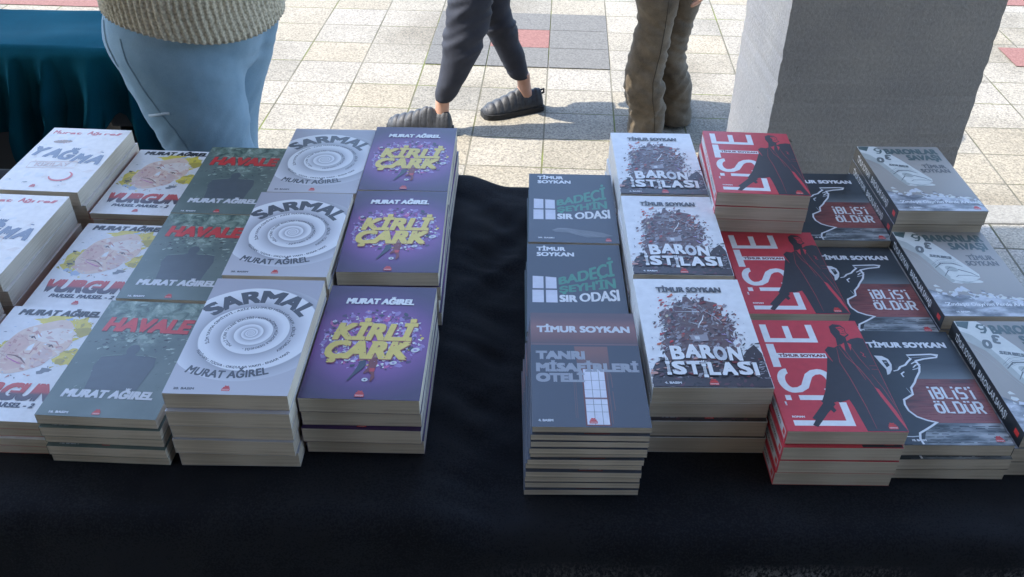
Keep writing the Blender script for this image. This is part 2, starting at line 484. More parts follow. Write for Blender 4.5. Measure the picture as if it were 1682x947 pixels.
def spiral_ink(cx, cy, r0):
    m, nt, b = new_mat('print_spiral', 0.36, 0.5)
    tc = N(nt, 'TexCoord'); mp = N(nt, 'Mapping'); mp.inputs['Location'].default_value = (-cx, -cy, 0)
    nt.links.new(tc.outputs['Object'], mp.inputs[0])
    sp = N(nt, 'SeparateXYZ'); nt.links.new(mp.outputs[0], sp.inputs[0])
    an = N(nt, 'Math', operation='ARCTAN2'); nt.links.new(sp.outputs['Y'], an.inputs[0]); nt.links.new(sp.outputs['X'], an.inputs[1])
    s2 = N(nt, 'VectorMath', operation='MULTIPLY'); s2.inputs[1].default_value = (1, 1, 0); nt.links.new(mp.outputs[0], s2.inputs[0])
    ln = N(nt, 'VectorMath', operation='LENGTH'); nt.links.new(s2.outputs[0], ln.inputs[0])
    dv = N(nt, 'Math', operation='DIVIDE'); dv.inputs[1].default_value = r0; nt.links.new(ln.outputs['Value'], dv.inputs[0])
    lg = N(nt, 'Math', operation='LOGARITHM'); lg.inputs[1].default_value = 1.75; nt.links.new(dv.outputs[0], lg.inputs[0])
    at = N(nt, 'Math', operation='MULTIPLY_ADD'); at.inputs[1].default_value = -1/(2*math.pi); at.inputs[2].default_value = 20.25
    nt.links.new(an.outputs[0], at.inputs[0])
    ad = N(nt, 'Math', operation='ADD'); nt.links.new(lg.outputs[0], ad.inputs[0]); nt.links.new(at.outputs[0], ad.inputs[1])
    fr = N(nt, 'Math', operation='FRACT'); nt.links.new(ad.outputs[0], fr.inputs[0])
    col = ramp(nt, fr.outputs[0], [(0.0, (0.36, 0.36, 0.40)), (0.12, (0.44, 0.44, 0.48)), (0.5, (0.62, 0.62, 0.66)), (0.72, (0.74, 0.74, 0.77)), (0.97, (0.77, 0.77, 0.79)), (1.0, (0.4, 0.4, 0.44))])
    nt.links.new(col, b.inputs['Base Color'])
    return m

def shards(a, shape, n, mats, smin, smax, seed, ang=None, squash=0.5):
    """torn scraps of ink scattered where shape(x, y) gives a chance above zero"""
    q = random.Random(seed); k = 0
    groups = {}
    for _ in range(n*14):
        if k >= n: break
        x, y = q.uniform(0, W), q.uniform(0, a.h)
        if q.random() > shape(x, y): continue
        k += 1
        s_ = smin+(smax-smin)*q.random()**1.3
        t = q.uniform(0, 6.28) if ang is None else ang+q.gauss(0, 0.45)
        nn = q.randint(3, 6)
        pts = []
        for i in range(nn):
            th = 2*math.pi*i/nn+q.uniform(-0.35, 0.35); rr = s_*q.uniform(0.5, 1.1)
            px, py = rr*math.cos(th), rr*squash*math.sin(th)
            pts.append((x+px*math.cos(t)-py*math.sin(t), y+px*math.sin(t)+py*math.cos(t)))
        groups.setdefault(q.choice(mats), []).append(pts)
        if k % 40 == 0:
            for m_, P in groups.items(): flush(a, P, m_)
            groups = {}
    for m_, P in groups.items(): flush(a, P, m_)
def flush(a, P, m_):
    V, F = [], []
    for p in P:
        b0 = len(V); V += p; F.append(tuple(range(b0, b0+len(p))))
    # one layer per handful so that no two scraps share a plane where they cross
    for i, f in enumerate(F):
        a.n += 0
        a.raw([V[j] for j in f], [tuple(range(len(f)))], m_)
        a.n -= 0.72
    a.n += 1

def cover_base(a, m, spine=None, back=None): a.base = m; a.spine = spine or m; a.back = back or m

PURPLE = radial_ink('purple', [(0.0, (0.46, 0.12, 0.46)), (0.45, (0.27, 0.09, 0.34)), (0.8, (0.09, 0.036, 0.145)), (1.0, (0.05, 0.026, 0.085))], 0.0, -0.005, 0.115, (6, 0.12))
PURP_EDGE = ink('purple_plain', (0.075, 0.042, 0.125))
YEL = ink('yellow', (0.78, 0.60, 0.12)); ORANGE = ink('ochre', (0.36, 0.13, 0.07)); LILAC = ink('lilac', (0.52, 0.40, 0.68)); LILAC2 = ink('mid_lilac', (0.33, 0.22, 0.50))
PINK = ink('pink', (0.55, 0.12, 0.33)); MAR = ink('maroon', (0.20, 0.03, 0.035)); REDI = ink('red', (0.54, 0.035, 0.04)); GRN = ink('leaf_green', (0.05, 0.22, 0.12))

def art_purple(t):
    a = Art(W, 212, t); cover_base(a, PURPLE, PURP_EDGE, PURP_EDGE)
    def ring(x, y):
        d = math.hypot((x-68)/60, (y-104)/54)
        return max(0, 1.0-abs(d-0.62)*1.5) if d < 1.08 else 0
    shards(a, lambda x, y: ring(x, y)*0.8, 300, [LILAC2, LILAC, PURP_EDGE, LILAC2, PINK, LILAC2], 1.5, 7.0, 3, None, 0.7)
    shards(a, lambda x, y: math.exp(-((x-70)/16)**2-((y-152)/9)**2), 36, [NAVY, DARK, NAVY, LILAC2], 2, 6, 5)
    shards(a, ring, 330, [LILAC, SOFT, LILAC, PINK, NAVY, WHITE, LILAC2, YEL, WHITE], 0.8, 4.2, 4, None, 0.7)
    for x, y, s_ in ((30, 128, 5.5), (39, 92, 5), (116, 124, 5), (121, 86, 5.5), (98, 62, 4.5), (44, 66, 4.0), (17, 137, 3)):
        a.disc(x, y, s_, s_*0.75, SOFT, 9, 0.4); a.disc(x, y, s_*0.4, s_*0.3, LILAC2, 8)
    # two running footballers and a ball
    a.poly([(60,64),(66,66),(67,57),(64,50),(57,40),(51,30),(49,30),(54,42),(57,52)], NAVY)
    a.disc(61, 67, 2.6, 2.8, ink('skin_print', (0.42, 0.24, 0.17)), 10)
    a.poly([(70,70),(79,71),(80,60),(78,48),(80,36),(77,29),(75,30),(76,40),(72,46),(67,42),(66,44),(70,53)], MAR)
    a.poly([(72,52),(79,52),(78,46),(73,46)], REDI)
    a.disc(75, 73.5, 2.6, 2.8, INK['skin_print'], 10)
    a.disc(69.5, 32, 3.6, 3.2, SOFT, 14); a.disc(69.5, 32, 1.3, 1.2, DARK, 6)
    a.text('MURAT AĞIREL', 25, 174, 84, 10.5, WHITE, 0.8, 0.12)
    for dx, dy, mm in ((1.3, -2.0, MAR), (0.8, -1.2, ORANGE), (0, 0, YEL)):
        a.text('KİRLİ', 21+dx, 104+dy, 97, 29, mm, 1.7, 0.22)
        a.text('ÇARK', 17+dx, 70+dy, 96, 29, mm, 1.9, 0.22)
    shards(a, lambda x, y: 0.6 if 62 < y < 132 and 15 < x < 118 else 0, 34, [ORANGE, REDI, LILAC, YEL], 0.5, 2.0, 9)
    a.logo(67.5, 8.5)
    return a

S_OUT = grad_ink('lilac_grey', [(0.0, (0.50, 0.49, 0.53)), (0.5, (0.42, 0.41, 0.46)), (1.0, (0.40, 0.39, 0.44))], 'Y', -0.1, 0.1)
def art_spiral(t):
    a = Art(W, 212, t); cover_base(a, S_OUT)
    cx, cy = 69, 105
    sp = spiral_ink((cx-W/2)/1000, (cy-106)/1000, 0.088)
    a.disc(cx, cy+3, 93, 86.5, sp, 96)
    SL = ink('slate', (0.07, 0.08, 0.10))
    a.arc('SARMAL', 69, 103, 61.5, 146, 35, 22, SL, 1.5)
    a.arc('MİLLİ TÜRK TALEBE BİRLİĞİ / KOMÜNİZMLE MÜCADELE DERNEĞİ -', cx, cy, 27.5, 235, -95, 3.2, SL, 0.12)
    a.arc('İLİM YAYMA CEMİYETİ - AZİZ MAHMUD HÜDAYİ VAKFI - BİRLİK - TÜRGEV', cx, cy, 47, 205, -40, 3.4, SL, 0.14)
    a.arc('YEDİHAN - TÜGVA - OKÇULAR VAKFI - ENSAR VAKFI', cx, cy+2, 64, 213, 326, 3.4, SL, 0.14, True)
    a.arc('MURAT AĞIREL', 60, 155, 128.5, 249, 291, 11.5, SL, 0.5, True)
    a.text('20. BASIM', 10, 6.8, 22, 3.2, SL, 0.2)
    a.logo(66.5, 10, 0.85)
    return a

def havala_mat():
    m, nt, b = new_mat('print_mottle', 0.36, 0.5)
    tc = N(nt, 'TexCoord'); sp = N(nt, 'SeparateXYZ'); nt.links.new(tc.outputs['Object'], sp.inputs[0])
    f = tex_noise(nt, 55, 5, 0.7, dist=0.6); g = tex_noise(nt, 18, 4)
    mottle = ramp(nt, f, [(0.36, (0.03, 0.06, 0.055)), (0.48, (0.12, 0.185, 0.145)), (0.6, (0.26, 0.34, 0.28)), (0.70, (0.46, 0.52, 0.45))])
    plain = ramp(nt, g, [(0.3, (0.085, 0.125, 0.115)), (0.7, (0.14, 0.185, 0.17))])
    mr = N(nt, 'MapRange'); mr.inputs[1].default_value = 0.0; mr.inputs[2].default_value = 0.055
    x2 = N(nt, 'Math', operation='MULTIPLY'); nt.links.new(sp.outputs['X'], x2.inputs[0]); nt.links.new(sp.outputs['X'], x2.inputs[1])
    ad = N(nt, 'Math', operation='MULTIPLY_ADD'); ad.inputs[1].default_value = -16.0; nt.links.new(x2.outputs[0], ad.inputs[0]); nt.links.new(sp.outputs['Y'], ad.inputs[2])
    nt.links.new(ad.outputs[0], mr.inputs[0])
    mx = N(nt, 'Mix', data_type='RGBA'); nt.links.new(mr.outputs[0], mx.inputs[0]); nt.links.new(plain, mx.inputs[6]); nt.links.new(mottle, mx.inputs[7])
    nt.links.new(mx.outputs[2], b.inputs['Base Color'])
    return m
HAV = havala_mat(); FIG = ink('figure_grey', (0.075, 0.095, 0.112)); PALEG = ink('pale_green', (0.28, 0.36, 0.30)); HAVP = ink('grey_green', (0.085, 0.125, 0.115))
def art_green(t):
    a = Art(W, 210, t); cover_base(a, HAV, HAVP, HAVP)
    shards(a, lambda x, y: math.exp(-((x-68)/44)**2-((y-140)/34)**2)*0.9, 130, [PALEG, HAVP, PALEG, ink('mint', (0.42, 0.50, 0.43))], 1.0, 6.5, 21, 0.3, 0.45)
    shards(a, lambda x, y: math.exp(-((x-68)/46)**2-((y-138)/26)**2)*0.9, 56, [DARK, FIG, DARK], 1.2, 4.2, 22, 0.1, 0.45)
    # seated figure seen from behind
    a.poly([(36,44),(34,66),(30,84),(33,100),(48,103),(58,104),(60,108),(70,108),(73,104),(86,104),(98,102),(101,86),(98,64),(96,44)], FIG)
    a.disc(65.5, 114.5, 7.5, 10, FIG, 18)
    a.stroke([(32,101),(46,104),(57,105)], 0.8, PALEG, True); a.stroke([(74,105),(88,105),(99,102)], 0.8, PALEG, True)
    shards(a, lambda x, y: (0.6 if (x < 34 or x > 98) and 40 < y < 100 else 0), 34, [PALEG, HAVP], 0.6, 3.2, 23, 1.0, 0.3)
    a.text('HAVALE', 15, 149, 105, 24, MAR, 1.9, 0.1); a.text('HAVALE', 14.2, 150, 105, 24, ink('bright_red', (0.60, 0.035, 0.04)), 1.6, 0.1)
    shards(a, lambda x, y: 0.8 if 149 < y < 175 and 14 < x < 120 else 0, 40, [FIG, HAVP, MAR], 0.4, 2.0, 24, 0.2, 0.3)
    a.text('MURAT AĞIREL', 15.5, 31, 103, 11.5, SOFT, 0.9, 0.12)
    a.text('16. BASIM', 14, 4.2, 21, 3.2, SOFT, 0.25)
    a.logo(66.5, 8, 0.85)
    return a

CREAM = ink('warm_white', (0.82, 0.755, 0.715)); TITLE_G = grad_ink('red_to_navy', [(0.0, (0.045, 0.055, 0.085)), (0.42, (0.10, 0.05, 0.07)), (0.55, (0.50, 0.05, 0.05)), (1.0, (0.60, 0.07, 0.06))], 'Y', -0.0745, -0.040)
FACE = [ink('face_a', (0.70, 0.46, 0.38)), ink('face_b', (0.76, 0.57, 0.46)), ink('face_c', (0.58, 0.30, 0.25)), ink('face_d', (0.80, 0.70, 0.63)), ink('face_e', (0.68, 0.50, 0.45))]
SULF = ink('sulphur', (0.74, 0.60, 0.08)); OLIVE = ink('olive', (0.50, 0.40, 0.07)); SKYB = ink('pale_blue', (0.40, 0.50, 0.66))
def art_face(t):
    a = Art(W, 209, t); cover_base(a, WHITE, REDI, REDI)
    q = random.Random(31)
    def blot(cx, cy, rx, ry, m, seed, n=15, rag=0.35):
        qq = random.Random(seed)
        a.poly([(cx+rx*math.cos(t_)*(1+qq.uniform(-rag, rag)), cy+ry*math.sin(t_)*(1+qq.uniform(-rag, rag))) for t_ in (2*math.pi*i/n for i in range(n))], m)
    blot(26, 110, 20, 30, SULF, 1); blot(22, 104, 9, 15, OLIVE, 2); blot(34, 122, 6, 12, SULF, 3)
    blot(70, 182, 26, 9, SULF, 14); blot(97, 168, 25, 21, SULF, 4); blot(108, 160, 13, 9, OLIVE, 5, 11); blot(100, 176, 10, 6, SULF, 6)
    blot(114, 112, 17, 18, SULF, 7); blot(108, 104, 7, 7, OLIVE, 8, 10)
    blot(84, 186, 6, 3, SKYB, 9); blot(38, 80, 9, 5, SKYB, 10); blot(96, 86, 8, 5, GREYI, 11, 12, .5); blot(22, 86, 7, 4, SKYB, 12)
    shards(a, lambda x, y: math.exp(-((x-26)/15)**2-((y-112)/22)**2), 70, [SULF, OLIVE, SULF, DARK], 1.5, 8, 32)
    shards(a, lambda x, y: math.exp(-((x-98)/20)**2-((y-166)/17)**2)*0.9, 44, [SULF, SULF, OLIVE], 1.5, 8, 33)
    shards(a, lambda x, y: math.exp(-((x-113)/13)**2-((y-110)/12)**2), 44, [SULF, OLIVE, SULF], 1.5, 7, 34)
    shards(a, lambda x, y: 0.5 if 0.85 < math.hypot((x-64)/52, (y-130)/62) < 1.12 else 0, 50, [SKYB, WHITE, GREYI, SKYB], 0.6, 4, 35, None, 0.3)
    ca, sa = math.cos(-0.42), math.sin(-0.42)
    def fp(x, y): return (64+x*ca-y*sa, 131+x*sa+y*ca)
    pts = [fp(39*math.cos(t_)*(1+0.05*math.sin(5*t_)), 53*math.sin(t_)*(1+0.05*math.sin(4*t_+1))) for t_ in (2*math.pi*i/40 for i in range(40))]
    a.poly(pts, FACE[1])
    def inface(x, y):
        dx, dy = x-64, y-131; u, v = dx*ca+dy*sa, -dx*sa+dy*ca
        return 0.8 if (u/37)**2+(v/51)**2 < 1 else 0
    blot(*fp(8, 26), 24, 17, FACE[3], 21, 17, .2); blot(*fp(-22, -8), 13, 22, FACE[0], 22, 15, .25); blot(*fp(24, -12), 11, 20, FACE[4], 23, 15, .25); blot(*fp(0, -38), 20, 10, FACE[0], 24, 13, .25)
    shards(a, inface, 80, FACE+[FACE[0], FACE[3], FACE[2]], 2.0, 7, 36, -0.4, 0.5)
    shards(a, lambda x, y: inface(x, y)*math.exp(-((x-74)/22)**2-((y-152)/14)**2), 24, [FACE[3], FACE[3], WHITE], 2.5, 8, 37)
    shards(a, lambda x, y: inface(x, y)*math.exp(-((x-40)/14)**2-((y-108)/20)**2), 26, [FACE[2], FACE[0], INK['pink']], 2, 6, 38)
    BR = ink('brown', (0.20, 0.085, 0.075))
    for u, v in ((-16, 10), (17, 8)):
        a.stroke([fp(u-9, v+7), fp(u, v+10), fp(u+9, v+6)], 2.2, FACE[2], True)
        a.stroke([fp(u-6, v), fp(u, v+2.5), fp(u+6, v)], 2.0, BR, True); a.disc(*fp(u, v), 1.6, 1.4, DARK, 8)
        a.stroke([fp(u-8, v-4), fp(u, v-6.5), fp(u+7, v-4)], 1.0, FACE[2], True)
    a.stroke([fp(1, 8), fp(4, -6), fp(7, -14), fp(0, -16), fp(-5, -13)], 2.0, FACE[2], True)
    a.poly([fp(-4, 4), fp(3, -8), fp(-3, -12), fp(-6, -4)], WHITE)
    a.stroke([fp(-16, -27), fp(-6, -24), fp(4, -24.5), fp(17, -29)], 2.2, BR, True); a.stroke([fp(-12, -31), fp(2, -32), fp(12, -32)], 1.8, INK['pink'], True)
    for k in range(5): a.stroke([fp(q.uniform(-30, -18), q.uniform(-30, 0)), fp(q.uniform(-26, -14), q.uniform(-38, -20))], 0.8, FACE[2], True)
    shards(a, lambda x, y: math.exp(-((x-64)/26)**2-((y-76)/7)**2), 26, [FACE[0], FACE[2], SKYB, GREYI], 1.5, 6, 39)
    a.text('MURAT AĞIREL', 14, 192, 105, 10.5, DARK, 0.9, 0.2)
    a.text('VURGUN', 11, 35.5, 117, 26, TITLE_G, 1.9, 0.22)
    a.text('PARSEL PARSEL - 2', 25, 22.5, 88, 7.2, NAVY, 0.45, 0.22)
    a.logo(67, 12, 0.85)
    return a

def art_cream(t):
    a = Art(W, 210, t); cover_base(a, CREAM)
    FA = [ink('faint_a', (0.74, 0.71, 0.70)), ink('faint_b', (0.79, 0.72, 0.67)), ink('faint_c', (0.76, 0.67, 0.62))]
    shards(a, lambda x, y: 0.25, 46, FA, 3, 12, 41, 0.2, 0.7)
    RS = ink('stamp_red', (0.62, 0.10, 0.10)); BLU = ink('rough_blue', (0.14, 0.17, 0.25))
    def jit(a_, s_, x, y, w, cap, m, bold, seed):
        q = random.Random(seed); n = len(s_)
        for i, ch in enumerate(s_):
            if ch == ' ': continue
            ww = w/n*(0.92 if ch not in 'ıi' else 0.45)
            a_.text(ch, x+i*w/n, y+q.uniform(-1, 1)*cap*0.06, ww, cap*(0.72 if ch.islower() else 1), m, bold, 0.1, rot=q.uniform(-0.06, 0.06))
    jit(a, 'Murat Ağırel', 8, 189, 116, 11, RS, 0.55, 3)
    a.disc(38, 161, 15.5, 5.5, ink('umber', (0.30, 0.17, 0.11)), 20, 0.1); shards(a, lambda x, y: 1 if math.hypot((x-38)/16, (y-161)/6) < 1 else 0, 20, [FACE[2], FACE[4], GREYI, INK['umber']], 1, 4, 42)
    q = random.Random(5)
    for i, ch in enumerate('YAĞMA'):
        a.text(ch, 4+i*25.2, 113-i*5.5+q.uniform(-2, 2), 22, 27, BLU, 1.9, 0.12, rot=-0.18+q.uniform(-0.08, 0.08))
    shards(a, lambda x, y: 0.9 if 88 < y < 142 else 0, 60, [FA[0], CREAM], 0.4, 1.6, 43, 0.3, 0.4)
    a.stroke([(20,70),(96,74),(94,94),(19,90),(20,70)], 0.9, FACE[0]); a.text('KIZILAY', 30, 76, 54, 11, FACE[4], 0.4, rot=0.05)
    a.stroke([(86+19*math.cos(t_)*0.9, 48+15*math.sin(t_)) for t_ in [R(v) for v in range(-170, 60, 12)]], 5.5, RS, True)
    shards(a, lambda x, y: math.exp(-((x-22)/10)**2-((y-96)/8)**2), 12, [RS, FACE[0], FACE[4]], 1, 5, 44)
    shards(a, lambda x, y: math.exp(-((x-112)/14)**2-((y-126)/4)**2), 16, [GREYI, BLU, FA[0]], 1, 5, 45, 0.1, 0.4)
    shards(a, lambda x, y: math.exp(-((x-38)/11)**2-((y-24)/7)**2)+0.8*math.exp(-((x-96)/12)**2-((y-20)/8)**2)+0.8*math.exp(-((x-10)/9)**2-((y-168)/6)**2), 40, [BLU, FA[0], GREYI, FA[1]], 1, 5, 46, 0.2, 0.4)
    a.logo(58, 15, 0.85)
    return a

SLATE = grad_ink('slate_sheet', [(0.0, (0.075, 0.085, 0.11)), (0.5, (0.06, 0.07, 0.095)), (1.0, (0.042, 0.05, 0.07))], 'Y', -0.1, 0.1, nz=(8, 0.05))
TEALG = ink('sea_green', (0.055, 0.27, 0.18)); PANE = ink('pane', (0.70, 0.70, 0.78)); WING = ink('wing', (0.17, 0.18, 0.20)); WING2 = ink('wing_pale', (0.25, 0.26, 0.28))
def art_window(t):
    a = Art(W, 207, t); cover_base(a, SLATE, ink('deep_green', (0.02, 0.07, 0.05)))
    a.text('TİMUR', 14.5, 190, 41, 9, WHITE, 0.6); a.text('SOYKAN', 14.5, 176, 53, 9, WHITE, 0.6)
    for p in ([(8,96),(8,125.5),(23,124.5),(23,96)], [(26,96),(26,124.2),(41,122.5),(41,96)], [(7.5,64),(7.5,92.5),(23,92.5),(23,64)], [(26,64),(26,92.5),(41.5,92.5),(41.5,64)]): a.poly(p, PANE)
    def sk(x0, y0, s0, s1, w, k):        # letters that grow and climb to the right
        return lambda p, q_: (x0+p, y0+k*p+q_*(s0+(s1-s0)*p/w))
    for i, (s_, x0, w, y0, k, s0, s1) in enumerate((('BADECİ', 45, 77, 106, 0.29, 15, 35), ('ŞEYH\'İN', 45, 77, 86.5, 0.17, 12.5, 22))):
        a.text(s_, 0, 0, w, 1.0, TEALG, 0, 0, warp=sk(x0, y0, s0, s1, w, k))
        for dx, dy in ((1.0, 0), (-1.0, 0), (0.7, 0.7), (-0.7, -0.7), (0.7, -0.7), (-0.7, 0.7)): a.text(s_, 0, 0, w, 1.0, TEALG, 0, 0, warp=sk(x0+dx, y0+dy, s0, s1, w, k))
    a.text('SIR', 45, 66.5, 22.5, 14, WHITE, 0.9)
    for dx, dy in ((0, 0), (0.9, 0), (-0.9, 0), (0.5, 0.6), (-0.5, -0.6), (0.5, -0.6), (-0.5, 0.6)): a.text('ODASI', 0, 0, 53, 1.0, WHITE, 0, 0, warp=sk(72+dx, 67+dy, 17, 25, 53, 0.06))
    a.poly([(36,34),(44,40),(58,40),(74,36),(92,33),(112,28),(127,20),(110,16),(88,15),(76,20),(60,27),(40,29)], WING)
    q = random.Random(4)
    for i in range(9): a.stroke([(50+i*6, 37-i*1.4), (62+i*6, 29-i*1.6), (72+i*6, 21-i*0.6)], 1.1, WING2 if i % 2 else INK['grey'], True)
    a.stroke([(36,33),(48,38),(66,37)], 1.6, WING2, True)
    a.text('29. BASKI', 14.5, 10.5, 24, 3.2, WHITE, 0.2)
    a.logo(119, 9, 0.85)
    return a

RUST = grad_ink('rust', [(0.0, (0.05, 0.05, 0.065)), (0.35, (0.17, 0.075, 0.07)), (0.7, (0.25, 0.11, 0.10)), (1.0, (0.12, 0.07, 0.08))], 'Y', 0.036, 0.1, nz=(16, 0.016, (1, 3, 1)))
RUST2 = grad_ink('rust_low', [(0.0, (0.06, 0.068, 0.09)), (1.0, (0.22, 0.10, 0.085))], 'Y', -0.02, 0.03, nz=(20, 0.012, (2, 1, 1)))
def art_hotel(t):
    a = Art(130, 203, t); cover_base(a, SLATE, ink('speckled_grey', (0.16, 0.16, 0.18)))
    a.rect(0.4, 143, 129.6, 202.6, RUST); a.rect(0.4, 139.5, 129.6, 142.2, ink('rust_line', (0.19, 0.10, 0.10)))
    a.poly([(56,78),(92,76),(92,137),(52,137)], RUST2)
    for x, y0, y1 in ((48.5, 14, 74), (50.5, 14, 74)): a.stroke([(x, y0), (x+0.3, y1)], 0.5, INK['rust_line'])
    FR = ink('frame_brown', (0.17, 0.05, 0.045))
    a.rect(58.5, 2, 86.5, 97, FR); a.rect(60.3, 4, 84.8, 95.5, PANE)
    for y in (45.2, 46.6): a.rect(60.3, y-0.6, 84.8, y+0.6, FR)
    for y in (24, 36, 60, 76): a.rect(60.3, y-0.3, 84.8, y+0.3, INK['grey'])
    a.rect(68.8, 4, 69.4, 95.5, INK['grey']); a.rect(77.6, 4, 78.2, 95.5, INK['grey'])
    for x, y0, y1 in ((88.5, 6, 90), (92.5, 26, 58), (92.5, 64, 88)): a.stroke([(x, y0), (x-0.4, y1)], 0.9, INK['rust_line'])
    a.text('TİMUR SOYKAN', 8.5, 164.5, 113, 11, SOFT, 0.75)
    PG = ink('pale_slate', (0.33, 0.34, 0.38))
    a.text('TANRI', 7, 114, 56, 13, PG, 1.2); a.text('MİSAFİRLERİ', 7, 92, 118, 13, PG, 1.2); a.text('OTELİ', 6.5, 74, 54, 13, PG, 1.2)
    a.text('4. BASIM', 7, 8.6, 16, 3.2, SOFT, 0.25)
    a.logo(67, 10, 0.85)
    return a

def art_head(t):
    a = Art(W, 208, t); cover_base(a, WHITE)
    q = random.Random(51)
    SOOT = [DARK, ink('soot', (0.06, 0.05, 0.06)), ink('plum', (0.13, 0.06, 0.08)), MAR, ink('ash', (0.20, 0.18, 0.20)), ink('dust', (0.33, 0.30, 0.33))]
    # ragged head turned to the left over a dark torn ground
    head = []
    for i in range(60):
        th = 2*math.pi*i/60
        rx = 42 if math.cos(th) > 0 else 43
        k = 1+0.06*math.sin(7*th+1)+q.uniform(-0.16, 0.08)
        head.append((68+rx*k*math.cos(th), 112+54*k*math.sin(th)))
    a.poly(head, ink('mauve_grey', (0.15, 0.095, 0.098)))
    a.poly([(24,46),(20,62),(26,70),(18,78),(30,90),(22,98),(60,104),(104,100),(108,86),(102,76),(110,64),(108,46)], INK['mauve_grey'])
    a.poly([(1,1),(134,1),(134,60),(128,76),(118,66),(108,50),(84,44),(60,40),(36,44),(20,50),(8,42),(3,30)], INK['soot'])
    def hd(x, y):
        d = math.hypot((x-68)/48, (y-112)/58)
        if 46 < y < 96 and 18 < x < 112: return 0.9
        return 0.9 if d < 0.96 else (0.4 if d < 1.1 else 0.0)
    shards(a, hd, 620, [INK['soot'], INK['plum'], ink('brick_dust', (0.30, 0.11, 0.09)), INK['ash'], INK['dust'], INK['ash'], MAR, INK['dust'], ink('rose_grey', (0.36, 0.24, 0.24)), INK['plum'], INK['dust'], ink('stone_lilac', (0.42, 0.39, 0.46)), DARK, INK['ash']], 1.0, 6.5, 52, 1.0, 0.42)
    shards(a, lambda x, y: math.exp(-((x-100)/13)**2-((y-138)/10)**2)+0.5*math.exp(-((x-38)/14)**2-((y-158)/12)**2)+0.5*math.exp(-((x-46)/20)**2-((y-86)/10)**2), 60, [REDI, ink('orange_red', (0.55, 0.14, 0.07)), FACE[2], REDI], 0.8, 5, 53, 0.4, 0.5)
    shards(a, lambda x, y: math.exp(-((x-30)/13)**2-((y-116)/10)**2), 46, [ink('sand', (0.55, 0.49, 0.36)), INK['dust'], INK['soot'], INK['sand']], 1, 5, 54)
    shards(a, lambda x, y: math.exp(-((x-105)/13)**2-((y-105)/22)**2), 60, [LILAC, INK['ash'], SOFT, INK['plum'], INK['dust']], 1.0, 5.5, 55, 2.2, 0.35)
    shards(a, lambda x, y: math.exp(-((x-26)/15)**2-((y-72)/14)**2), 60, [SKYB, INK['ash'], DARK, SOFT, INK['dust']], 0.8, 4, 56)
    a.stroke([(34,152),(50,149),(70,142),(74,138),(60,138),(44,138)], 1.2, SOFT, True)
    a.stroke([(78,132),(75,122),(70,114),(68,106)], 1.5, WHITE, True); a.stroke([(80,140),(92,128),(98,116)], 0.9, SOFT, True)
    for k in range(12):
        x, y = q.uniform(40, 100), q.uniform(85, 155); a.stroke([(x, y), (x+q.uniform(5, 14), y-q.uniform(-3, 8)), (x+q.uniform(12, 20), y-q.uniform(-2, 12))], 0.6, q.choice([SOFT, INK['dust'], INK['ash']]), True)
    a.poly([(54,92),(76,94),(76,82),(58,80)], INK['dust']); a.poly([(60,90),(66,90),(66,84),(61,84)], SOFT)
    shards(a, lambda x, y: 0.9 if y < 50 else 0, 190, SOOT+[INK['ash'], INK['plum'], INK['face_c'], INK['dust']], 1.2, 7, 57, 0.2, 0.45)
    shards(a, lambda x, y: 0.8 if x > 108 and 24 < y < 78 else 0, 80, [INK['dust'], INK['ash'], DARK, SOFT, INK['soot']], 0.8, 6, 58, 0.5, 0.3)
    shards(a, lambda x, y: 0.12 if 0.9 < math.hypot((x-66)/52, (y-112)/64) < 1.25 and y > 50 else 0, 70, [INK['ash'], INK['plum'], REDI, INK['dust']], 0.3, 1.8, 59)
    a.rect(1, 1, 134, 15, INK['soot']); shards(a, lambda x, y: 0.9 if y < 17 else 0, 60, [DARK, INK['soot'], INK['plum']], 1, 6, 60)
    a.text('TİMUR SOYKAN', 27, 179, 81, 9.4, ink('charcoal', (0.075, 0.08, 0.095)), 0.6)
    ys = {0: 48, 1: 51, 2: 50, 3: 47, 4: 47}
    xs = [29, 45, 64, 79, 95]; ws = [14.5, 18, 14.5, 14.5, 15]
    for dx, dy, mm in ((0.9, -0.9, DARK), (0, 0, WHITE)):
        for i, ch in enumerate('BARON'): a.text(ch, xs[i]+dx, ys[i]+dy, ws[i]-1.5, 22.5, mm if i != 3 or mm is DARK else SOFT, 1.15, rot=(0.03, -0.02, 0.02, 0.04, -0.04)[i])
        xx = 20
        for i, (ch, w_) in enumerate(zip('İSTİLASI', (4.2, 15, 14, 4.2, 12, 17, 15, 4.2))):
            a.text(ch, xx+dx, 21.5+(0, 1, 1, -4, 0, 0, 1, 0)[i]+dy, w_-1.5, 20+(3 if ch == 'I' and i == 3 else 0), mm, 1.2); xx += w_+2.6
    shards(a, lambda x, y: math.exp(-((x-88)/6)**2-((y-58)/8)**2), 10, [INK['soot'], INK['dust'], REDI, INK['ash']], 0.4, 1.5, 61)
    a.text('4. BASIM', 14, 5.4, 18.5, 3.2, SOFT, 0.25)
    a.logo(69, 8.5)
    return a

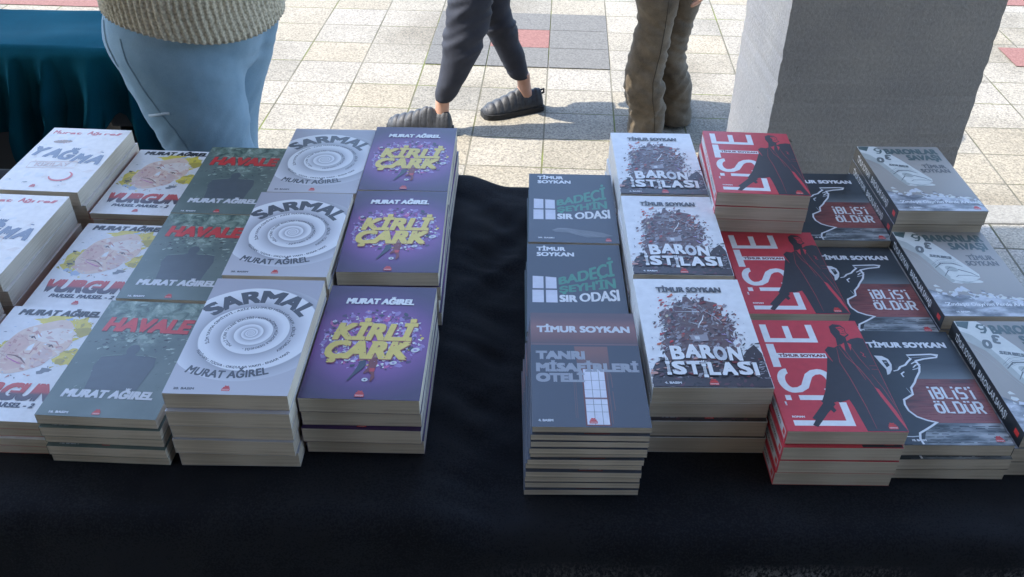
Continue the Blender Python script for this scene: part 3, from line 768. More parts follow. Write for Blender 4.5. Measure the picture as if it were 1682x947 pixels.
CRED = ink('cover_red', (0.60, 0.055, 0.075)); BLK = ink('suit', (0.042, 0.042, 0.052)); TRED = ink('thin_red', (0.44, 0.06, 0.07))
def art_red(t):
    a = Art(W, 200, t); cover_base(a, CRED, CRED, CRED)
    # tall title set sideways: L, i, S, T, E from the foot up
    a.rect(10.5, 9, 79, 17.5, WHITE); a.rect(70.5, 17.3, 79, 47.5, WHITE)
    a.rect(11, 50.5, 17.5, 59, WHITE); a.rect(27, 50.8, 73, 59, WHITE)
    S_ = []
    for i in range(19): th = R(175-i*9.5*1.0); S_.append((56+11.5*math.cos(R(-70+i*10.5)), 84+15.5*math.sin(R(-70+i*10.5))))
    up = [(60.5-0.0+11*math.cos(th), 83+17*math.sin(th)) for th in [R(v) for v in range(-80, 81, 10)]]
    dn = [(24.5-11*math.cos(th), 83-17*math.sin(th)) for th in [R(v) for v in range(-80, 81, 10)]]
    mid = [(58-30*k, 100-30*k) for k in (0.1, 0.3, 0.5, 0.7, 0.9)]
    a.stroke([(61.5,66.0)]+[(61+10.5*math.sin(th), 83.5-17*math.cos(th)) for th in [R(v) for v in range(12, 181, 12)]]+[(54,99.0),(47.5,93.5),(43,84),(38.5,74),(31,68.5)]+[(24-10.5*math.sin(th), 84.5-17*math.cos(th)) for th in [R(v) for v in range(0, 169, 12)]]+[(23.5,101.2)], 9, WHITE)
    a.rect(9.5, 108.5, 19, 152, WHITE); a.rect(18.8, 125.5, 79, 134.5, WHITE)
    a.text('TİMUR SOYKAN', 21, 127.8, 56, 4.6, MAR, 0.35)
    a.rect(9.5, 155.5, 18, 191, WHITE); a.rect(17.8, 155.5, 76, 163.5, WHITE); a.rect(38, 163.3, 46, 188, WHITE); a.rect(67.5, 163.3, 76, 191, WHITE)
    a.text('ROMAN', 11, 22, 14, 2.6, WHITE, 0.2); a.text('16. BASIM', 10, 42, 6, 1.8, WHITE, 0.15, rot=R(90))
    # man in a dark suit, head thrown back, pistol lowered
    a.poly([(93,146),(86,148),(80,141),(84,120),(80,100),(76,84),(70,66),(66,50),(72,47),(84,52),(86,40),(88,18),(89.5,1),(134.5,1),(134.5,164),(128,166),(118,163),(112,158),(105,152),(99,150)], BLK)
    a.poly([(80,130),(72,102),(60,66),(52,50),(58,44),(68,48),(86,74),(90,100)], BLK)
    a.poly([(62,52),(66,44),(52,28),(36,7),(31,10),(36,18),(33,21),(46,38),(52,46),(50,50)], BLK); a.poly([(52,44),(60,46),(64,34),(60,30),(56,38)], BLK)
    a.poly([(98,150),(100,164),(97,176),(98,188),(104,193),(113,191),(117,184),(116,176),(119,171),(113,166),(112,156)], BLK)
    a.poly([(106,186),(112,188),(116,183),(115,176),(117,172),(112,168),(108,172),(109,178)], CRED)
    a.stroke([(106,183),(111,184),(114,182)], 1.2, BLK); a.stroke([(109,174),(114,174)], 1.1, BLK); a.stroke([(112,179),(114,177)], 0.8, BLK)
    a.poly([(102,150),(108,156),(105,138)], CRED); a.poly([(112,156),(116,152),(112,140)], CRED); a.stroke([(105,140),(110,110),(114,86)], 0.8, TRED, True)
    a.stroke([(99,148),(103,128),(112,108),(118,86),(122,66)], 0.9, TRED, True); a.stroke([(114,150),(118,126),(124,104)], 0.8, TRED, True); a.stroke([(96,146),(92,118),(96,90),(100,40),(101,4)], 0.8, TRED, True)
    a.poly([(120,74),(124,70),(128,52),(132,34),(134.6,12),(134.6,2),(130,20),(126,40),(122,58)], CRED); a.stroke([(124,96),(130,70),(134,40)], 0.7, TRED, True)
    a.stroke([(123,138),(126,134),(124,131),(127,128)], 1.0, CRED); a.stroke([(126,112),(134,112)], 0.6, TRED); a.stroke([(127,106),(134,105)], 0.6, TRED)
    a.poly([(104,6),(110,4),(100,2),(90,2)], BLK)
    a.logo(120, 9.5)
    return a

BRICKR = mat_noise('print_red_bricks', [(0.35, (0.09, 0.035, 0.035)), (0.48, (0.22, 0.065, 0.06)), (0.62, (0.30, 0.085, 0.075))], 26, 0.36, 0.5, 4, (0.5, 2.2, 1))
BRICKG = mat_noise('print_grey_bricks', [(0.35, (0.045, 0.055, 0.06)), (0.5, (0.17, 0.19, 0.20)), (0.64, (0.42, 0.44, 0.45))], 30, 0.36, 0.5, 4, (0.6, 2.6, 1))
MIST = grad_ink('mist', [(0.0, (0.20, 0.23, 0.24)), (0.6, (0.085, 0.10, 0.11)), (1.0, (0.035, 0.043, 0.05))], 'Y', 0.012, 0.05, nz=(14, 0.02, (0.5, 2, 1)))
NIGHT = ink('night', (0.032, 0.04, 0.048))
BOXF = {'İ': [[(3,0),(3,7.4)], [(3,8.9),(3,10.3)]], 'B': [[(1,0.8),(1,9.2)],[(0.2,0.8),(4.4,0.8),(5.2,1.8),(5.2,4),(4.6,5),(1,5)],[(4.4,5),(5,5.8),(5,8.2),(4.4,9.2),(0.2,9.2)]], 'L': [[(1,10),(1,0.8),(5.2,0.8)]],
        'S': [[(0.4,0.8),(4.4,0.8),(5.2,1.6),(5.2,4.2),(4.4,5),(1.6,5),(0.9,5.8),(0.9,8.4),(1.7,9.2),(5.2,9.2)]], "'": [[(1,10),(0.8,7.6)]], 'Ö': [[(1.8,0.8),(4.4,0.8),(5.2,1.8),(5.2,6.4),(4.4,7.4),(1.8,7.4),(1,6.4),(1,1.8),(1.8,0.8)],[(1.9,9.0),(1.9,10.3)],[(4.3,9.0),(4.3,10.3)]],
        'D': [[(1,0.2),(1,9.8)],[(0.2,0.8),(4.2,0.8),(5.2,2),(5.2,8),(4.2,9.2),(0.2,9.2)]], 'Ü': [[(1,7.8),(1,1.8),(1.8,0.8),(4.4,0.8),(5.2,1.8),(5.2,7.8)],[(1.9,9.0),(1.9,10.3)],[(4.3,9.0),(4.3,10.3)]], 'R': [[(1,0),(1,9.9)],[(0.2,9.2),(4.4,9.2),(5.2,8.2),(5.2,5.6),(4.4,4.6),(1,4.6)],[(3,4.6),(5.3,0)]]}
def box_text(a, s_, x, y, w, h, m, sw):
    adv = {'İ': 3.4, "'": 2.2}
    tot = sum(adv.get(c, 6.6) for c in s_); k = w/tot; ky = h/10
    for c in s_:
        ox = -1.6 if c == 'İ' else 0
        for st in BOXF[c]: a.stroke([(x+(px+ox)*k, y+py*ky) for px, py in st], sw, m)
        x += adv.get(c, 6.6)*k
def art_gun(t):
    a = Art(W, 207, t); cover_base(a, NIGHT)
    a.rect(44, 113, 134.6, 152, MIST)
    a.rect(30, 36, 134.6, 112.5, BRICKR); a.rect(18, 0.4, 134.6, 35.6, BRICKG)
    q = random.Random(71)
    for (y0, y1, mm, xs_) in ((38, 112, MAR, 40), (1, 35, NIGHT, 24)):
        y = y0+3
        while y < y1:
            x = xs_+q.uniform(0, 8)
            while x < 130:
                L_ = q.uniform(6, 16)
                if q.random() < 0.75: a.stroke([(x, y+q.uniform(-.4, .4)), (x+L_, y+q.uniform(-.4, .4))], q.uniform(0.5, 1.2), mm)
                x += L_+q.uniform(1, 4)
            y += q.uniform(3.6, 5.2)
    out = [(105,159.5),(66,158),(69,151),(63,146),(56,136),(48,133),(45,128),(40,125),(34,132),(28,136),(22,134),(16,120),(10,100),(6,60),(4,20),(4,1),(31,1),(41,22),(59,36.5),(39,45),(32,60),(33,76),(48.6,84),(50,96),(60,112),(74,128),(76,146),(104,153)]
    a.poly(out, NIGHT)
    a.stroke([(31,1),(30,10),(33,19),(41,24),(50,30),(59,36.5),(49,40),(39,46),(33,56),(32,66),(34,75),(48,84.5),(50,96),(58,106),(62,113),(71,126),(75,137),(74,147),(86,151),(103,154),(105,158),(98,160),(66,158),(69,151),(63,145),(58,139),(50,135),(47,131)], 2.6, WHITE)
    a.stroke([(70,153),(88,155),(99,157)], 1.4, INK['grey']); a.stroke([(66,134),(71,139),(76,140),(72,145),(66,141)], 1.6, WHITE); a.stroke([(64,130),(70,132),(74,135)], 1.3, SOFT)
    a.poly([(24,157),(34,156),(40,150),(41,140),(38,130),(33,122),(29,120),(31,130),(28,140)], WHITE); a.poly([(31,148),(37,148),(38,138),(33,134)], NIGHT); a.stroke([(33,144),(36,144)], 1.0, WHITE)
    a.stroke([(39,127),(45,129),(50,134)], 1.6, WHITE); a.stroke([(48,116),(47,122),(52,126)], 1.8, WHITE); a.stroke([(44,96),(46,88),(47,84)], 0.8, SOFT, True)
    a.stroke([(8,14),(22,13),(31,14)], 1.4, SOFT)
    a.text('TİMUR SOYKAN', 22, 173.5, 101, 9.6, WHITE, 0.7)
    box_text(a, "İBLİS'İ", 68, 76, 56, 22, WHITE, 3.1)
    box_text(a, 'ÖLDÜR', 66, 51.5, 60, 21, WHITE, 3.1)
    a.text('10. BASIM', 20, 6, 16, 2.8, WHITE, 0.2)
    a.logo(121, 10, 0.95)
    return a

NPALE = grad_ink('pale_grey', [(0.0, (0.22, 0.22, 0.23)), (0.28, (0.36, 0.325, 0.285)), (0.6, (0.40, 0.36, 0.315)), (1.0, (0.29, 0.265, 0.235))], 'Y', -0.1, 0.1)
NSPINE = ink('spine_black', (0.022, 0.026, 0.03)); NOTE = ink('note_paper', (0.66, 0.66, 0.61)); NOTE2 = ink('note_shade', (0.44, 0.45, 0.41)); NOTE3 = ink('note_line', (0.14, 0.155, 0.15)); TEALD = ink('bottle', (0.075, 0.115, 0.11))
SMOKE = mat_noise('print_smoke', [(0.38, (0.13, 0.14, 0.16)), (0.5, (0.30, 0.31, 0.33)), (0.62, (0.55, 0.56, 0.6))], 34, 0.36, 0.5, 5, (1, 1.6, 1))
def art_note(t):
    a = Art(W, 207, t); cover_base(a, NPALE, NSPINE, NSPINE)
    a.poly([(0.5,0.5),(134,0.5),(134,28),(118,32),(96,40),(70,44),(44,48),(26,44),(0.5,62)], SMOKE)
    shards(a, lambda x, y: math.exp(-((y-(66-0.30*x)-2)/7)**2)*(1 if x > 30 else 0.2), 60, [SOFT, NOTE, SOFT], 3, 9, 81, -0.3, 0.6)
    shards(a, lambda x, y: math.exp(-((x-12)/12)**2-((y-52)/7)**2), 30, [SOFT, NOTE], 3, 8, 82, 0.2, 0.6)
    shards(a, lambda x, y: math.exp(-((x-60)/20)**2-((y-44)/8)**2), 26, [INK['grey'], INK['ash']], 2, 7, 83, -0.2, 0.6)
    # rolled banknote lying across
    a.poly([(0.5,166),(0.5,206.5),(30,206.5),(44,188),(60,156),(74,124),(86,97),(84,88),(70,80),(52,74),(40,76),(31,98),(26,122),(18,146)], NOTE)
    a.poly([(0.5,166),(0.5,186),(12,178),(24,156),(33,128),(40,100),(46,80),(40,76),(31,98),(26,122),(18,146)], NOTE2)
    a.poly([(2,206),(20,206),(12,190),(1,196)], TEALD)
    for k in range(7): a.stroke([(27+k*0.6,121-k*1.4),(40+k,134-k*2.2),(58+k*0.8,138-k*2.8),(66+k*0.6,134-k*3.0)], 0.7, NOTE3 if k % 2 else NOTE2, True)
    a.stroke([(30,112),(42,124),(58,124),(70,116)], 2.4, NOTE3, True); a.stroke([(36,92),(46,106),(62,108),(76,100),(84,90)], 2.0, NOTE3, True); a.stroke([(44,84),(56,94),(72,94),(84,90)], 1.2, NOTE3, True)
    a.disc(52, 110, 9, 6.5, NOTE2, 18, -0.5); a.stroke([(45,108),(51,114),(58,110)], 0.9, NOTE3, True); a.stroke([(47,105),(53,107),(60,104)], 0.7, NOTE3, True)
    a.disc(63, 83, 22, 5.5, NOTE, 20, -0.22); a.stroke([(43,84),(52,80),(64,78),(80,82)], 0.8, NOTE3, True); a.poly([(46,78),(60,74),(72,76),(60,79)], NOTE2)
    for i, ch in enumerate('SERIES'): a.text(ch, 33+i*5, 141-i*1.0, 4, 5.5, NOTE3, 0.5, rot=-0.3)
    a.text('0', 18, 153, 10, 16, NOTE3, 1.0, rot=-0.25); a.text('3', 46, 176, 8, 16, NOTE3, 1.0, rot=2.9)
    a.stroke([(4,150),(16,128),(26,100),(38,72)], 0.5, NOTE2)
    D = TEALD
    a.stroke([(36,198),(29,199),(25.5,194),(29,189.5),(35,190),(36.5,196),(35,188),(31,182.5),(26,183)], 3.0, D)
    a.text('BARONLAR', 42, 181, 85, 16.5, D, 0.9); a.text('SAVAŞI', 72, 160, 53, 16, D, 0.9)
    G2 = ink('mid_grey', (0.13, 0.135, 0.135))
    a.text('TİMUR', 86, 133, 37, 11, G2, 0.4); a.text('SOYKAN', 79, 118.5, 45, 11, G2, 0.4)
    a.text("'Zındaştı Olayı'nın Perde Arkası'", 12, 23, 116, 7.2, WHITE, 0.25, 0.15)
    a.text('10. BASIM', 20, 8, 17, 3, WHITE, 0.2)
    a.logo(121, 10, 0.95)
    return a

# ---- binding: a cover that wraps spine and back, and the block of leaves inside it
def cover_mesh(name, a, spine_text=None):
    w, h, t = a.w, a.h, a.t
    V = [(x, y, z) for x, y, z in a.V]; F = list(a.F); M = list(a.M); mats = list(a.mats)
    def mi(m):
        if m not in mats: mats.append(m)
        return mats.index(m)
    th = 0.24
    def bx(x0, y0, z0, x1, y1, z1, m):
        b0 = len(V)
        V.extend([(x0,y0,z0),(x1,y0,z0),(x1,y1,z0),(x0,y1,z0),(x0,y0,z1),(x1,y0,z1),(x1,y1,z1),(x0,y1,z1)])
        for q in ((3,2,1,0),(4,5,6,7),(0,1,5,4),(1,2,6,5),(2,3,7,6),(3,0,4,7)): F.append(tuple(b0+i for i in q)); M.append(mi(m))
    bx(0.28, 0, t-th, w, h, t, a.base)
    bx(0.28, 0, 0, w, h, th, a.back)
    bx(0, 0, 0.1, 0.28, h, t-0.1, a.spine)
    if spine_text:
        layer = [0]
        def sp(P, Fc, m):
            layer[0] += 1; b0 = len(V)
            V.extend([(-0.05-0.01*layer[0], y, z) for (y, z) in P]); k = mi(m)
            for f in Fc: F.append(tuple(b0+i for i in f)); M.append(k)
        for kind, *rest in spine_text:
            if kind == 'text':
                txt, ystart, wid, cap, zc, m = rest
                G, Fc = glyphs(txt); x0 = min(g[0] for g in G); x1 = max(g[0] for g in G)
                for ob in (0, -0.3, 0.3): sp([(ystart-(g[0]-x0)*wid/(x1-x0), zc-cap/2+g[1]*cap/CAP+ob) for g in G], Fc, m)
            else:
                y0, y1, z0, z1, m = rest
                sp([(y0,z0),(y1,z0),(y1,z1),(y0,z1)], [(0,1,2,3)], m)
    me = bpy.data.meshes.new(name)
    me.from_pydata([((x-w/2)/1000, (y-h/2)/1000, z/1000) for x, y, z in V], [], F)
    for m in mats: me.materials.append(m)
    me.polygons.foreach_set('material_index', M)
    me.update()
    return me
def pages_mesh(w, h, t):
    bm = bmesh.new()
    e = 0.00026
    box(bm, -w/2000+0.0003, -h/2000+0.0002, e, w/2000-0.0004, h/2000-0.0003, t/1000-e)
    me = bpy.data.meshes.new('page_block'); bm.to_mesh(me); bm.free(); me.materials.append(PAGES)
    return me

WS, RS_, LG = INK['white'], CRED, INK['logo']
TITLES = {}
def title(k, art, t, look, spine_text=None):
    a = art(t)
    TITLES[k] = dict(cover=cover_mesh('cover', a, spine_text), pages=pages_mesh(a.w, a.h, t), t=t/1000, look=look)
title('K', art_purple, 21.0, 'purple paperback with yellow lettering')
title('S', art_spiral, 21.0, 'white paperback with a grey spiral')
title('H', art_green, 13.8, 'grey-green paperback with a dark figure')
title('V', art_face, 12.0, 'white paperback with a painted pink face')
title('Y', art_cream, 24.0, 'cream paperback with a red crescent')
title('D', art_window, 15.8, 'slate paperback with green letters')
title('T', art_hotel, 9.1, 'thin slate paperback with a tall lit window')
title('B', art_head, 25.0, 'white paperback with a shattered dark head')
title('L', art_red, 21.7, 'red paperback with a black-suited man', [('rect', 4, 196, 4.2, 17.5, SOFT), ('rect', 6, 14, 7, 15, LG), ('text', 'LİSTE', 150, 70, 8, 10.8, CRED), ('text', 'TİMUR SOYKAN', 70, 46, 4, 10.8, DARK)])
title('I', art_gun, 17.5, 'black paperback with a white-outlined gunman')
title('N', art_note, 22.5, 'grey paperback with a rolled banknote', [('text', 'TİMUR SOYKAN', 190, 62, 9, 11, WS), ('text', 'BARONLAR SAVAŞI', 118, 78, 9, 11, WS), ('rect', 8, 18, 8, 15, LG)])

# stacks: title, row, x, y, yaw, top height above the floor, number of books, drift of the foot of the stack (mm)
SURF = dict(L=ZL, R=ZR)
STACKS = [
 ('K', 'front', -.166, .850, -1.0, EYE-.694, 4, (1, 1)), ('K', 'middle', -.165, 1.090, .4, EYE-.691, 4, (1.5, 0)), ('K', 'back', -.165, 1.306, -.6, EYE-.692, 4, (2, 0)),
 ('S', 'front', -.304, .829, -.9, EYE-.670, 5, (0, -3)), ('S', 'middle', -.304, 1.064, -.8, EYE-.681, 5, (0, 0)), ('S', 'back', -.302, 1.303, -.8, EYE-.696, 4, (0, 0)),
 ('H', 'front', -.450, .830, -2.6, EYE-.708, 5, (2, -2)), ('H', 'middle', -.440, 1.047, -1.6, EYE-.709, 5, (0, 0)), ('H', 'back', -.437, 1.264, -1.5, EYE-.712, 5, (0, 0)),
 ('V', 'front', -.588, .846, -2.4, EYE-.731, 4, (0, -3)), ('V', 'middle', -.580, 1.070, -2.4, EYE-.743, 3, (0, 0)), ('V', 'back', -.577, 1.300, -2.4, EYE-.738, 4, (0, 0)),
 ('Y', 'front', -.752, .868, -3.0, EYE-.706, 3, (3, 0)), ('Y', 'middle', -.740, 1.090, -3.0, EYE-.705, 3, (5, 1)), ('Y', 'back', -.722, 1.312, -3.0, EYE-.705, 3, (6, 2)),
 ('D', 'middle', .088, 1.026, -.4, EYE-.739, 4, (-2, 0)), ('D', 'back', .092, 1.238, -.8, EYE-.739, 4, (-2, 0)),
 ('T', 'front', .0885, .817, .2, EYE-.704, 11, (-8, -7)),
 ('B', 'front', .2312, .889, .5, EYE-.7045, 4, (1, -2)), ('B', 'middle', .2305, 1.109, -.4, EYE-.704, 4, (-2, 0)), ('B', 'back', .232, 1.322, -.3, EYE-.704, 4, (-3, -2)),
 ('L', 'front', .374, .831, .4, EYE-.721, 4, (-3, -6)), ('L', 'middle', .379, 1.062, .6, EYE-.734, 3, (-11, 0)), ('L', 'back', .370, 1.261, -3.2, EYE-.668, 6, (-3, 0)),
 ('I', 'front', .506, .845, .6, EYE-.7506, 3, (1, -5)), ('I', 'middle', .500, 1.054, .5, EYE-.756, 3, (0, 0)), ('I', 'back', .505, 1.266, 0, EYE-.747, 3, (0, 0)),
 ('N', 'front', .648, .850, .6, EYE-.7355, 3, (-5, 3)), ('N', 'middle', .638, 1.066, .6, EYE-.7345, 3, (-2, 0)), ('N', 'back', .6415, 1.282, .5, EYE-.703, 4, (-5, 0)),
]
ORD = ['topmost', 'second from the top', 'third from the top', 'fourth from the top', 'fifth from the top', 'sixth from the top', 'seventh from the top', 'eighth from the top', 'ninth from the top', 'tenth from the top', 'lowest']
GROUPS = {'K': 'purple paperbacks', 'S': 'spiral cover paperbacks', 'H': 'grey-green paperbacks', 'V': 'painted face paperbacks', 'Y': 'cream paperbacks', 'D': 'green lettered slate paperbacks', 'T': 'lit window paperbacks', 'B': 'shattered head paperbacks', 'L': 'red paperbacks', 'I': 'gunman paperbacks', 'N': 'banknote paperbacks'}
jr = random.Random(12)
def bind(tk, loc, yaw, zs, label, wide=1.0):
    T = TITLES[tk]
    r = empty('paperback_book', loc, yaw); r.scale = (wide, wide, zs)
    tag(r, label, 'book', GROUPS[tk])
    link('cover', T['cover'], r); link('page_block', T['pages'], r)
    return r
SKIP = set()
for (tk, row, x, y, yaw, ztop, n, drift) in STACKS:
    z0 = table_z(x)+0.0004
    step = (ztop-z0)/n
    T = TITLES[tk]; zs = (step-0.0005)/T['t']
    for i in range(n):                     # i = 0 is the lowest
        k = (n-1-i)/max(1, n-1)
        top = (i == n-1)
        jx = 0 if top else jr.uniform(-.0013, .0013); jy = 0 if top else (jr.uniform(-.0045, .003) if row == 'front' else jr.uniform(-.002, .002)); ja = 0 if top else R(jr.uniform(-.7, .7))
        ya = R(yaw)*(1 if top else 0.75)
        pos = n-1-i
        o_ = ORD[pos] if (i or pos == 0) else 'lowest'
        where = 'front' if row == 'front' else ('middle' if row == 'middle' else 'back')
        lab = '%s, %s in the %s pile' % (T['look'], o_, where)
        bind(tk, (x+drift[0]*k/1000+jx, y+drift[1]*k/1000+jy, z0+i*step), ya+ja, zs, lab, 1.03 if (tk, row) == ('B', 'front') else 1.0)

# ------------------------------------------------------------------ people and what stands behind the table
from mathutils.bvhtree import BVHTree
def ring_pts(cx, cy, z, rx, ry, yaw=0.0, n=28):
    c, s_ = math.cos(yaw), math.sin(yaw)
    return [Vector((cx+rx*math.cos(t)*c-ry*math.sin(t)*s_, cy+rx*math.cos(t)*s_+ry*math.sin(t)*c, z)) for t in (2*math.pi*i/n for i in range(n))]
def skin_rings(bm, R_):
    rows = [[bm.verts.new(p) for p in r] for r in R_]
    n = len(rows[0])
    for a, b_ in zip(rows, rows[1:]):
        for i in range(n): bm.faces.new((a[i], a[(i+1) % n], b_[(i+1) % n], b_[i]))
    bm.faces.new(rows[0][::-1]); bm.faces.new(rows[-1])
def smooth_keys(K, step=0.02):
    """fills in between the given rings (cx, cy, z, rx, ry) with a smooth curve"""
    out = []
    n = len(K)
    for i in range(n-1):
        p0, p1, p2, p3 = K[max(0, i-1)], K[i], K[i+1], K[min(n-1, i+2)]
        m_ = max(2, int(abs(p2[2]-p1[2])/step))
        for j in range(m_):
            t = j/m_
            out.append(tuple(0.5*((2*b_)+(c-a)*t+(2*a-5*b_+4*c-d)*t*t+(3*b_-a-3*c+d)*t**3) for a, b_, c, d in zip(p0, p1, p2, p3)))
    out.append(K[-1])
    return out
def column(bm, K, yaw=0.0, grow=0.0):
    K = sorted(K, key=lambda k: k[2])
    skin_rings(bm, [ring_pts(k[0], k[1], k[2], k[3]+grow, k[4]+grow, yaw) for k in smooth_keys(K)])
def path(bm, P, rad, n=14):
    """tapered tube along a bent line"""
    R_ = []
    P = [Vector(p) for p in P]
    for i, p in enumerate(P):
        d = (P[min(len(P)-1, i+1)]-P[max(0, i-1)]).normalized()
        u = d.cross(Vector((0.3, 1, 0.2))).normalized(); v = d.cross(u)
        R_.append([p+u*rad[i]*math.cos(t)+v*rad[i]*math.sin(t) for t in (2*math.pi*k/n for k in range(n))])
    skin_rings(bm, R_)
def fuse(bm, voxel, iters=6):
    bmesh.ops.recalc_face_normals(bm, faces=bm.faces[:])
    me = bpy.data.meshes.new('form'); bm.to_mesh(me); bm.free()
    o = bpy.data.objects.new('form', me); COL.objects.link(o)
    rm = o.modifiers.new('r', 'REMESH'); rm.mode = 'VOXEL'; rm.voxel_size = voxel
    sm = o.modifiers.new('s', 'SMOOTH'); sm.factor = 0.5; sm.iterations = iters
    bpy.context.view_layer.update()
    out = bpy.data.meshes.new_from_object(o.evaluated_get(bpy.context.evaluated_depsgraph_get()))
    bpy.data.objects.remove(o); bpy.data.meshes.remove(me)
    return out
def ruffle(me, fn):
    nrm = [v.normal.copy() for v in me.vertices]
    for v, n in zip(me.vertices, nrm): v.co += n*fn(v.co)
    for p in me.polygons: p.use_smooth = True
def hand(bm, wrist, down, palm_n, s_=1.0):
    """relaxed hand: palm, four curled fingers of different lengths, a thumb that leaves the side of the palm"""
    w_ = Vector(wrist); d = Vector(down).normalized(); nn = Vector(palm_n).normalized(); side = d.cross(nn).normalized()
    for i, L_ in enumerate((0.070, 0.080, 0.075, 0.058)):
        k = (i-1.5)*0.0195*s_
        b0 = w_+d*0.02*s_+side*k*0.6; b1 = w_+d*0.092*s_+side*k
        q1 = b1+d*L_*0.45*s_+nn*0.010*s_; q2 = q1+d*L_*0.33*s_+nn*0.018*s_; q3 = q2+d*L_*0.16*s_+nn*0.020*s_
        path(bm, [b0, b1, q1, q2, q3], [0.016*s_, 0.0125*s_, 0.0092*s_, 0.0082*s_, 0.006*s_], 10)
    path(bm, [w_+d*0.025*s_-side*0.016*s_, w_+d*0.055*s_-side*0.040*s_+nn*0.012*s_, w_+d*0.085*s_-side*0.050*s_+nn*0.02*s_, w_+d*0.108*s_-side*0.050*s_+nn*0.026*s_], [0.016*s_, 0.013*s_, 0.0105*s_, 0.007*s_], 10)
def head(bm, cx, cy, zc, yaw):
    K = [(0,0,-.115,.03,.035),(0.008,0,-.10,.05,.05),(0.01,0,-.06,.068,.062),(0,0,0,.09,.072),(-.008,0,.05,.095,.076),(-.012,0,.09,.078,.066),(-.012,0,.115,.04,.036)]
    c, s_ = math.cos(yaw), math.sin(yaw)
    W2 = lambda x, y, z: Vector((cx+x*c-y*s_, cy+x*s_+y*c, zc+z))
    skin_rings(bm, [[W2(k[0]+k[3]*math.cos(t), k[1]+k[4]*math.sin(t), k[2]) for t in (2*math.pi*i/24 for i in range(24))] for k in smooth_keys(K)])
    path(bm, [W2(.085,0,.02), W2(.105,0,-.01), W2(.115,0,-.03), W2(.09,0,-.038)], [.010,.012,.016,.012], 8)
    path(bm, [W2(.078,-.028,-.068), W2(.09,0,-.066), W2(.078,.028,-.068)], [.006,.009,.006], 8)
    for sg in (-1, 1):
        path(bm, [W2(-.005,sg*.072,.02), W2(-.012,sg*.086,.012), W2(-.008,sg*.084,-.02), W2(0,sg*.072,-.03)], [.010,.012,.010,.008], 8)
        path(bm, [W2(.066,sg*.03,.012), W2(.083,sg*.03,.012)], [.012,.008], 8)
    return W2
def shoe(parent, toe, heel, z0, mats, name='shoe', quilt=0.006, tall=1.0):
    t_, h_ = Vector((toe[0], toe[1], 0)), Vector((heel[0], heel[1], 0))
    ax = t_-h_; L_ = ax.length; ax.normalize(); sd = Vector((-ax.y, ax.x, 0))
    prof = [(0.0,.026,.070),(.03,.033,.092),(.10,.037,.098),(.2,.039,.092),(.3,.040,.106),(.36,.041,.112),(.45,.043,.102),(.6,.047,.084),(.75,.049,.069),(.88,.045,.058),(.96,.034,.047),(1.0,.018,.032)]
    K = smooth_keys([(0, 0, u, w_, hh*tall) for u, w_, hh in prof], 0.009)
    bm = bmesh.new(); R_ = []
    for _, _, u, w_, hh in K:
        ridge = quilt*(abs(math.sin(math.pi*(u*8.5)))**0.55-0.5) if u > 0.26 else quilt*0.35*(abs(math.sin(math.pi*u*14))-0.5)
        row = []
        for i in range(20):
            t = math.pi*i/19
            x = math.cos(t); y = math.sin(t)**0.75
            q_ = ridge*(0.3+0.7*math.sin(t))
            wv = (w_+q_*0.5)*(x if abs(x) < .9 else x)*(1-0.38*max(0, y-0.25)*(1 if u < 0.45 else 0.6))
            row.append(h_+ax*(u*L_)+sd*wv+Vector((0, 0, z0+0.016+(hh-0.016+q_)*y)))
        for i in range(1, 9): row.append(h_+ax*(u*L_)+sd*(-w_+2*w_*i/9)+Vector((0, 0, z0+0.014)))
        R_.append(row)
    skin_rings(bm, R_); bmesh.ops.recalc_face_normals(bm, faces=bm.faces[:])
    o = obj(name, bm, mats[0], parent, True)
    bm = bmesh.new()
    N_ = 40; lo, hi = [], []
    loop = [(u, w_) for _, _, u, w_, _ in K]
    outl = [h_+ax*((u*1.03-0.015)*L_)+sd*(w_+0.004) for u, w_ in loop]+[h_+ax*((u*1.03-0.015)*L_)-sd*(w_+0.004) for u, w_ in reversed(loop)]
    lo = [bm.verts.new((p.x, p.y, z0+0.0005)) for p in outl]; hi = [bm.verts.new((p.x, p.y, z0+0.024)) for p in outl]
    for i in range(len(lo)): j = (i+1) % len(lo); bm.faces.new((lo[i], lo[j], hi[j], hi[i]))
    bm.faces.new(lo[::-1]); bm.faces.new(hi); bmesh.ops.recalc_face_normals(bm, faces=bm.faces[:])
    obj('sole', bm, mats[1], o)
    return o

SKIN = mat_noise('skin', [(0.3, (0.40, 0.21, 0.14)), (0.7, (0.50, 0.28, 0.20))], 30, 0.5, 0.4)
HAIR = mat_noise('dark_hair', [(0.3, (0.02, 0.014, 0.01)), (0.7, (0.06, 0.04, 0.025))], 60, 0.5, 0.5, stretch=(1, 1, 0.1))
def cloth_like(name, lo, hi, fine=500, big=6, rough=0.85, sheen=0.1, spec=0.2):
    m, nt, b = new_mat(name, rough, spec)
    g = tex_noise(nt, fine, 2, 0.6); l = tex_noise(nt, big, 4, 0.6)
    ad = N(nt, 'Math', operation='MULTIPLY_ADD'); ad.inputs[1].default_value = 0.45; nt.links.new(g, ad.inputs[0]); nt.links.new(l, ad.inputs[2])
    nt.links.new(ramp(nt, ad.outputs[0], [(0.5, lo), (0.95, hi)]), b.inputs['Base Color'])
    bump(nt, b, g, 0.3, 0.0012)
    b.inputs['Sheen Weight'].default_value = sheen
    return m
M_JEANS = cloth_like('pale_denim', (0.185, 0.30, 0.39), (0.29, 0.42, 0.52), 700, 9)
M_SEAM = cloth_like('denim_seam', (0.155, 0.25, 0.33), (0.22, 0.33, 0.42)); M_FADE = cloth_like('faded_denim', (0.46, 0.56, 0.66), (0.56, 0.65, 0.74))
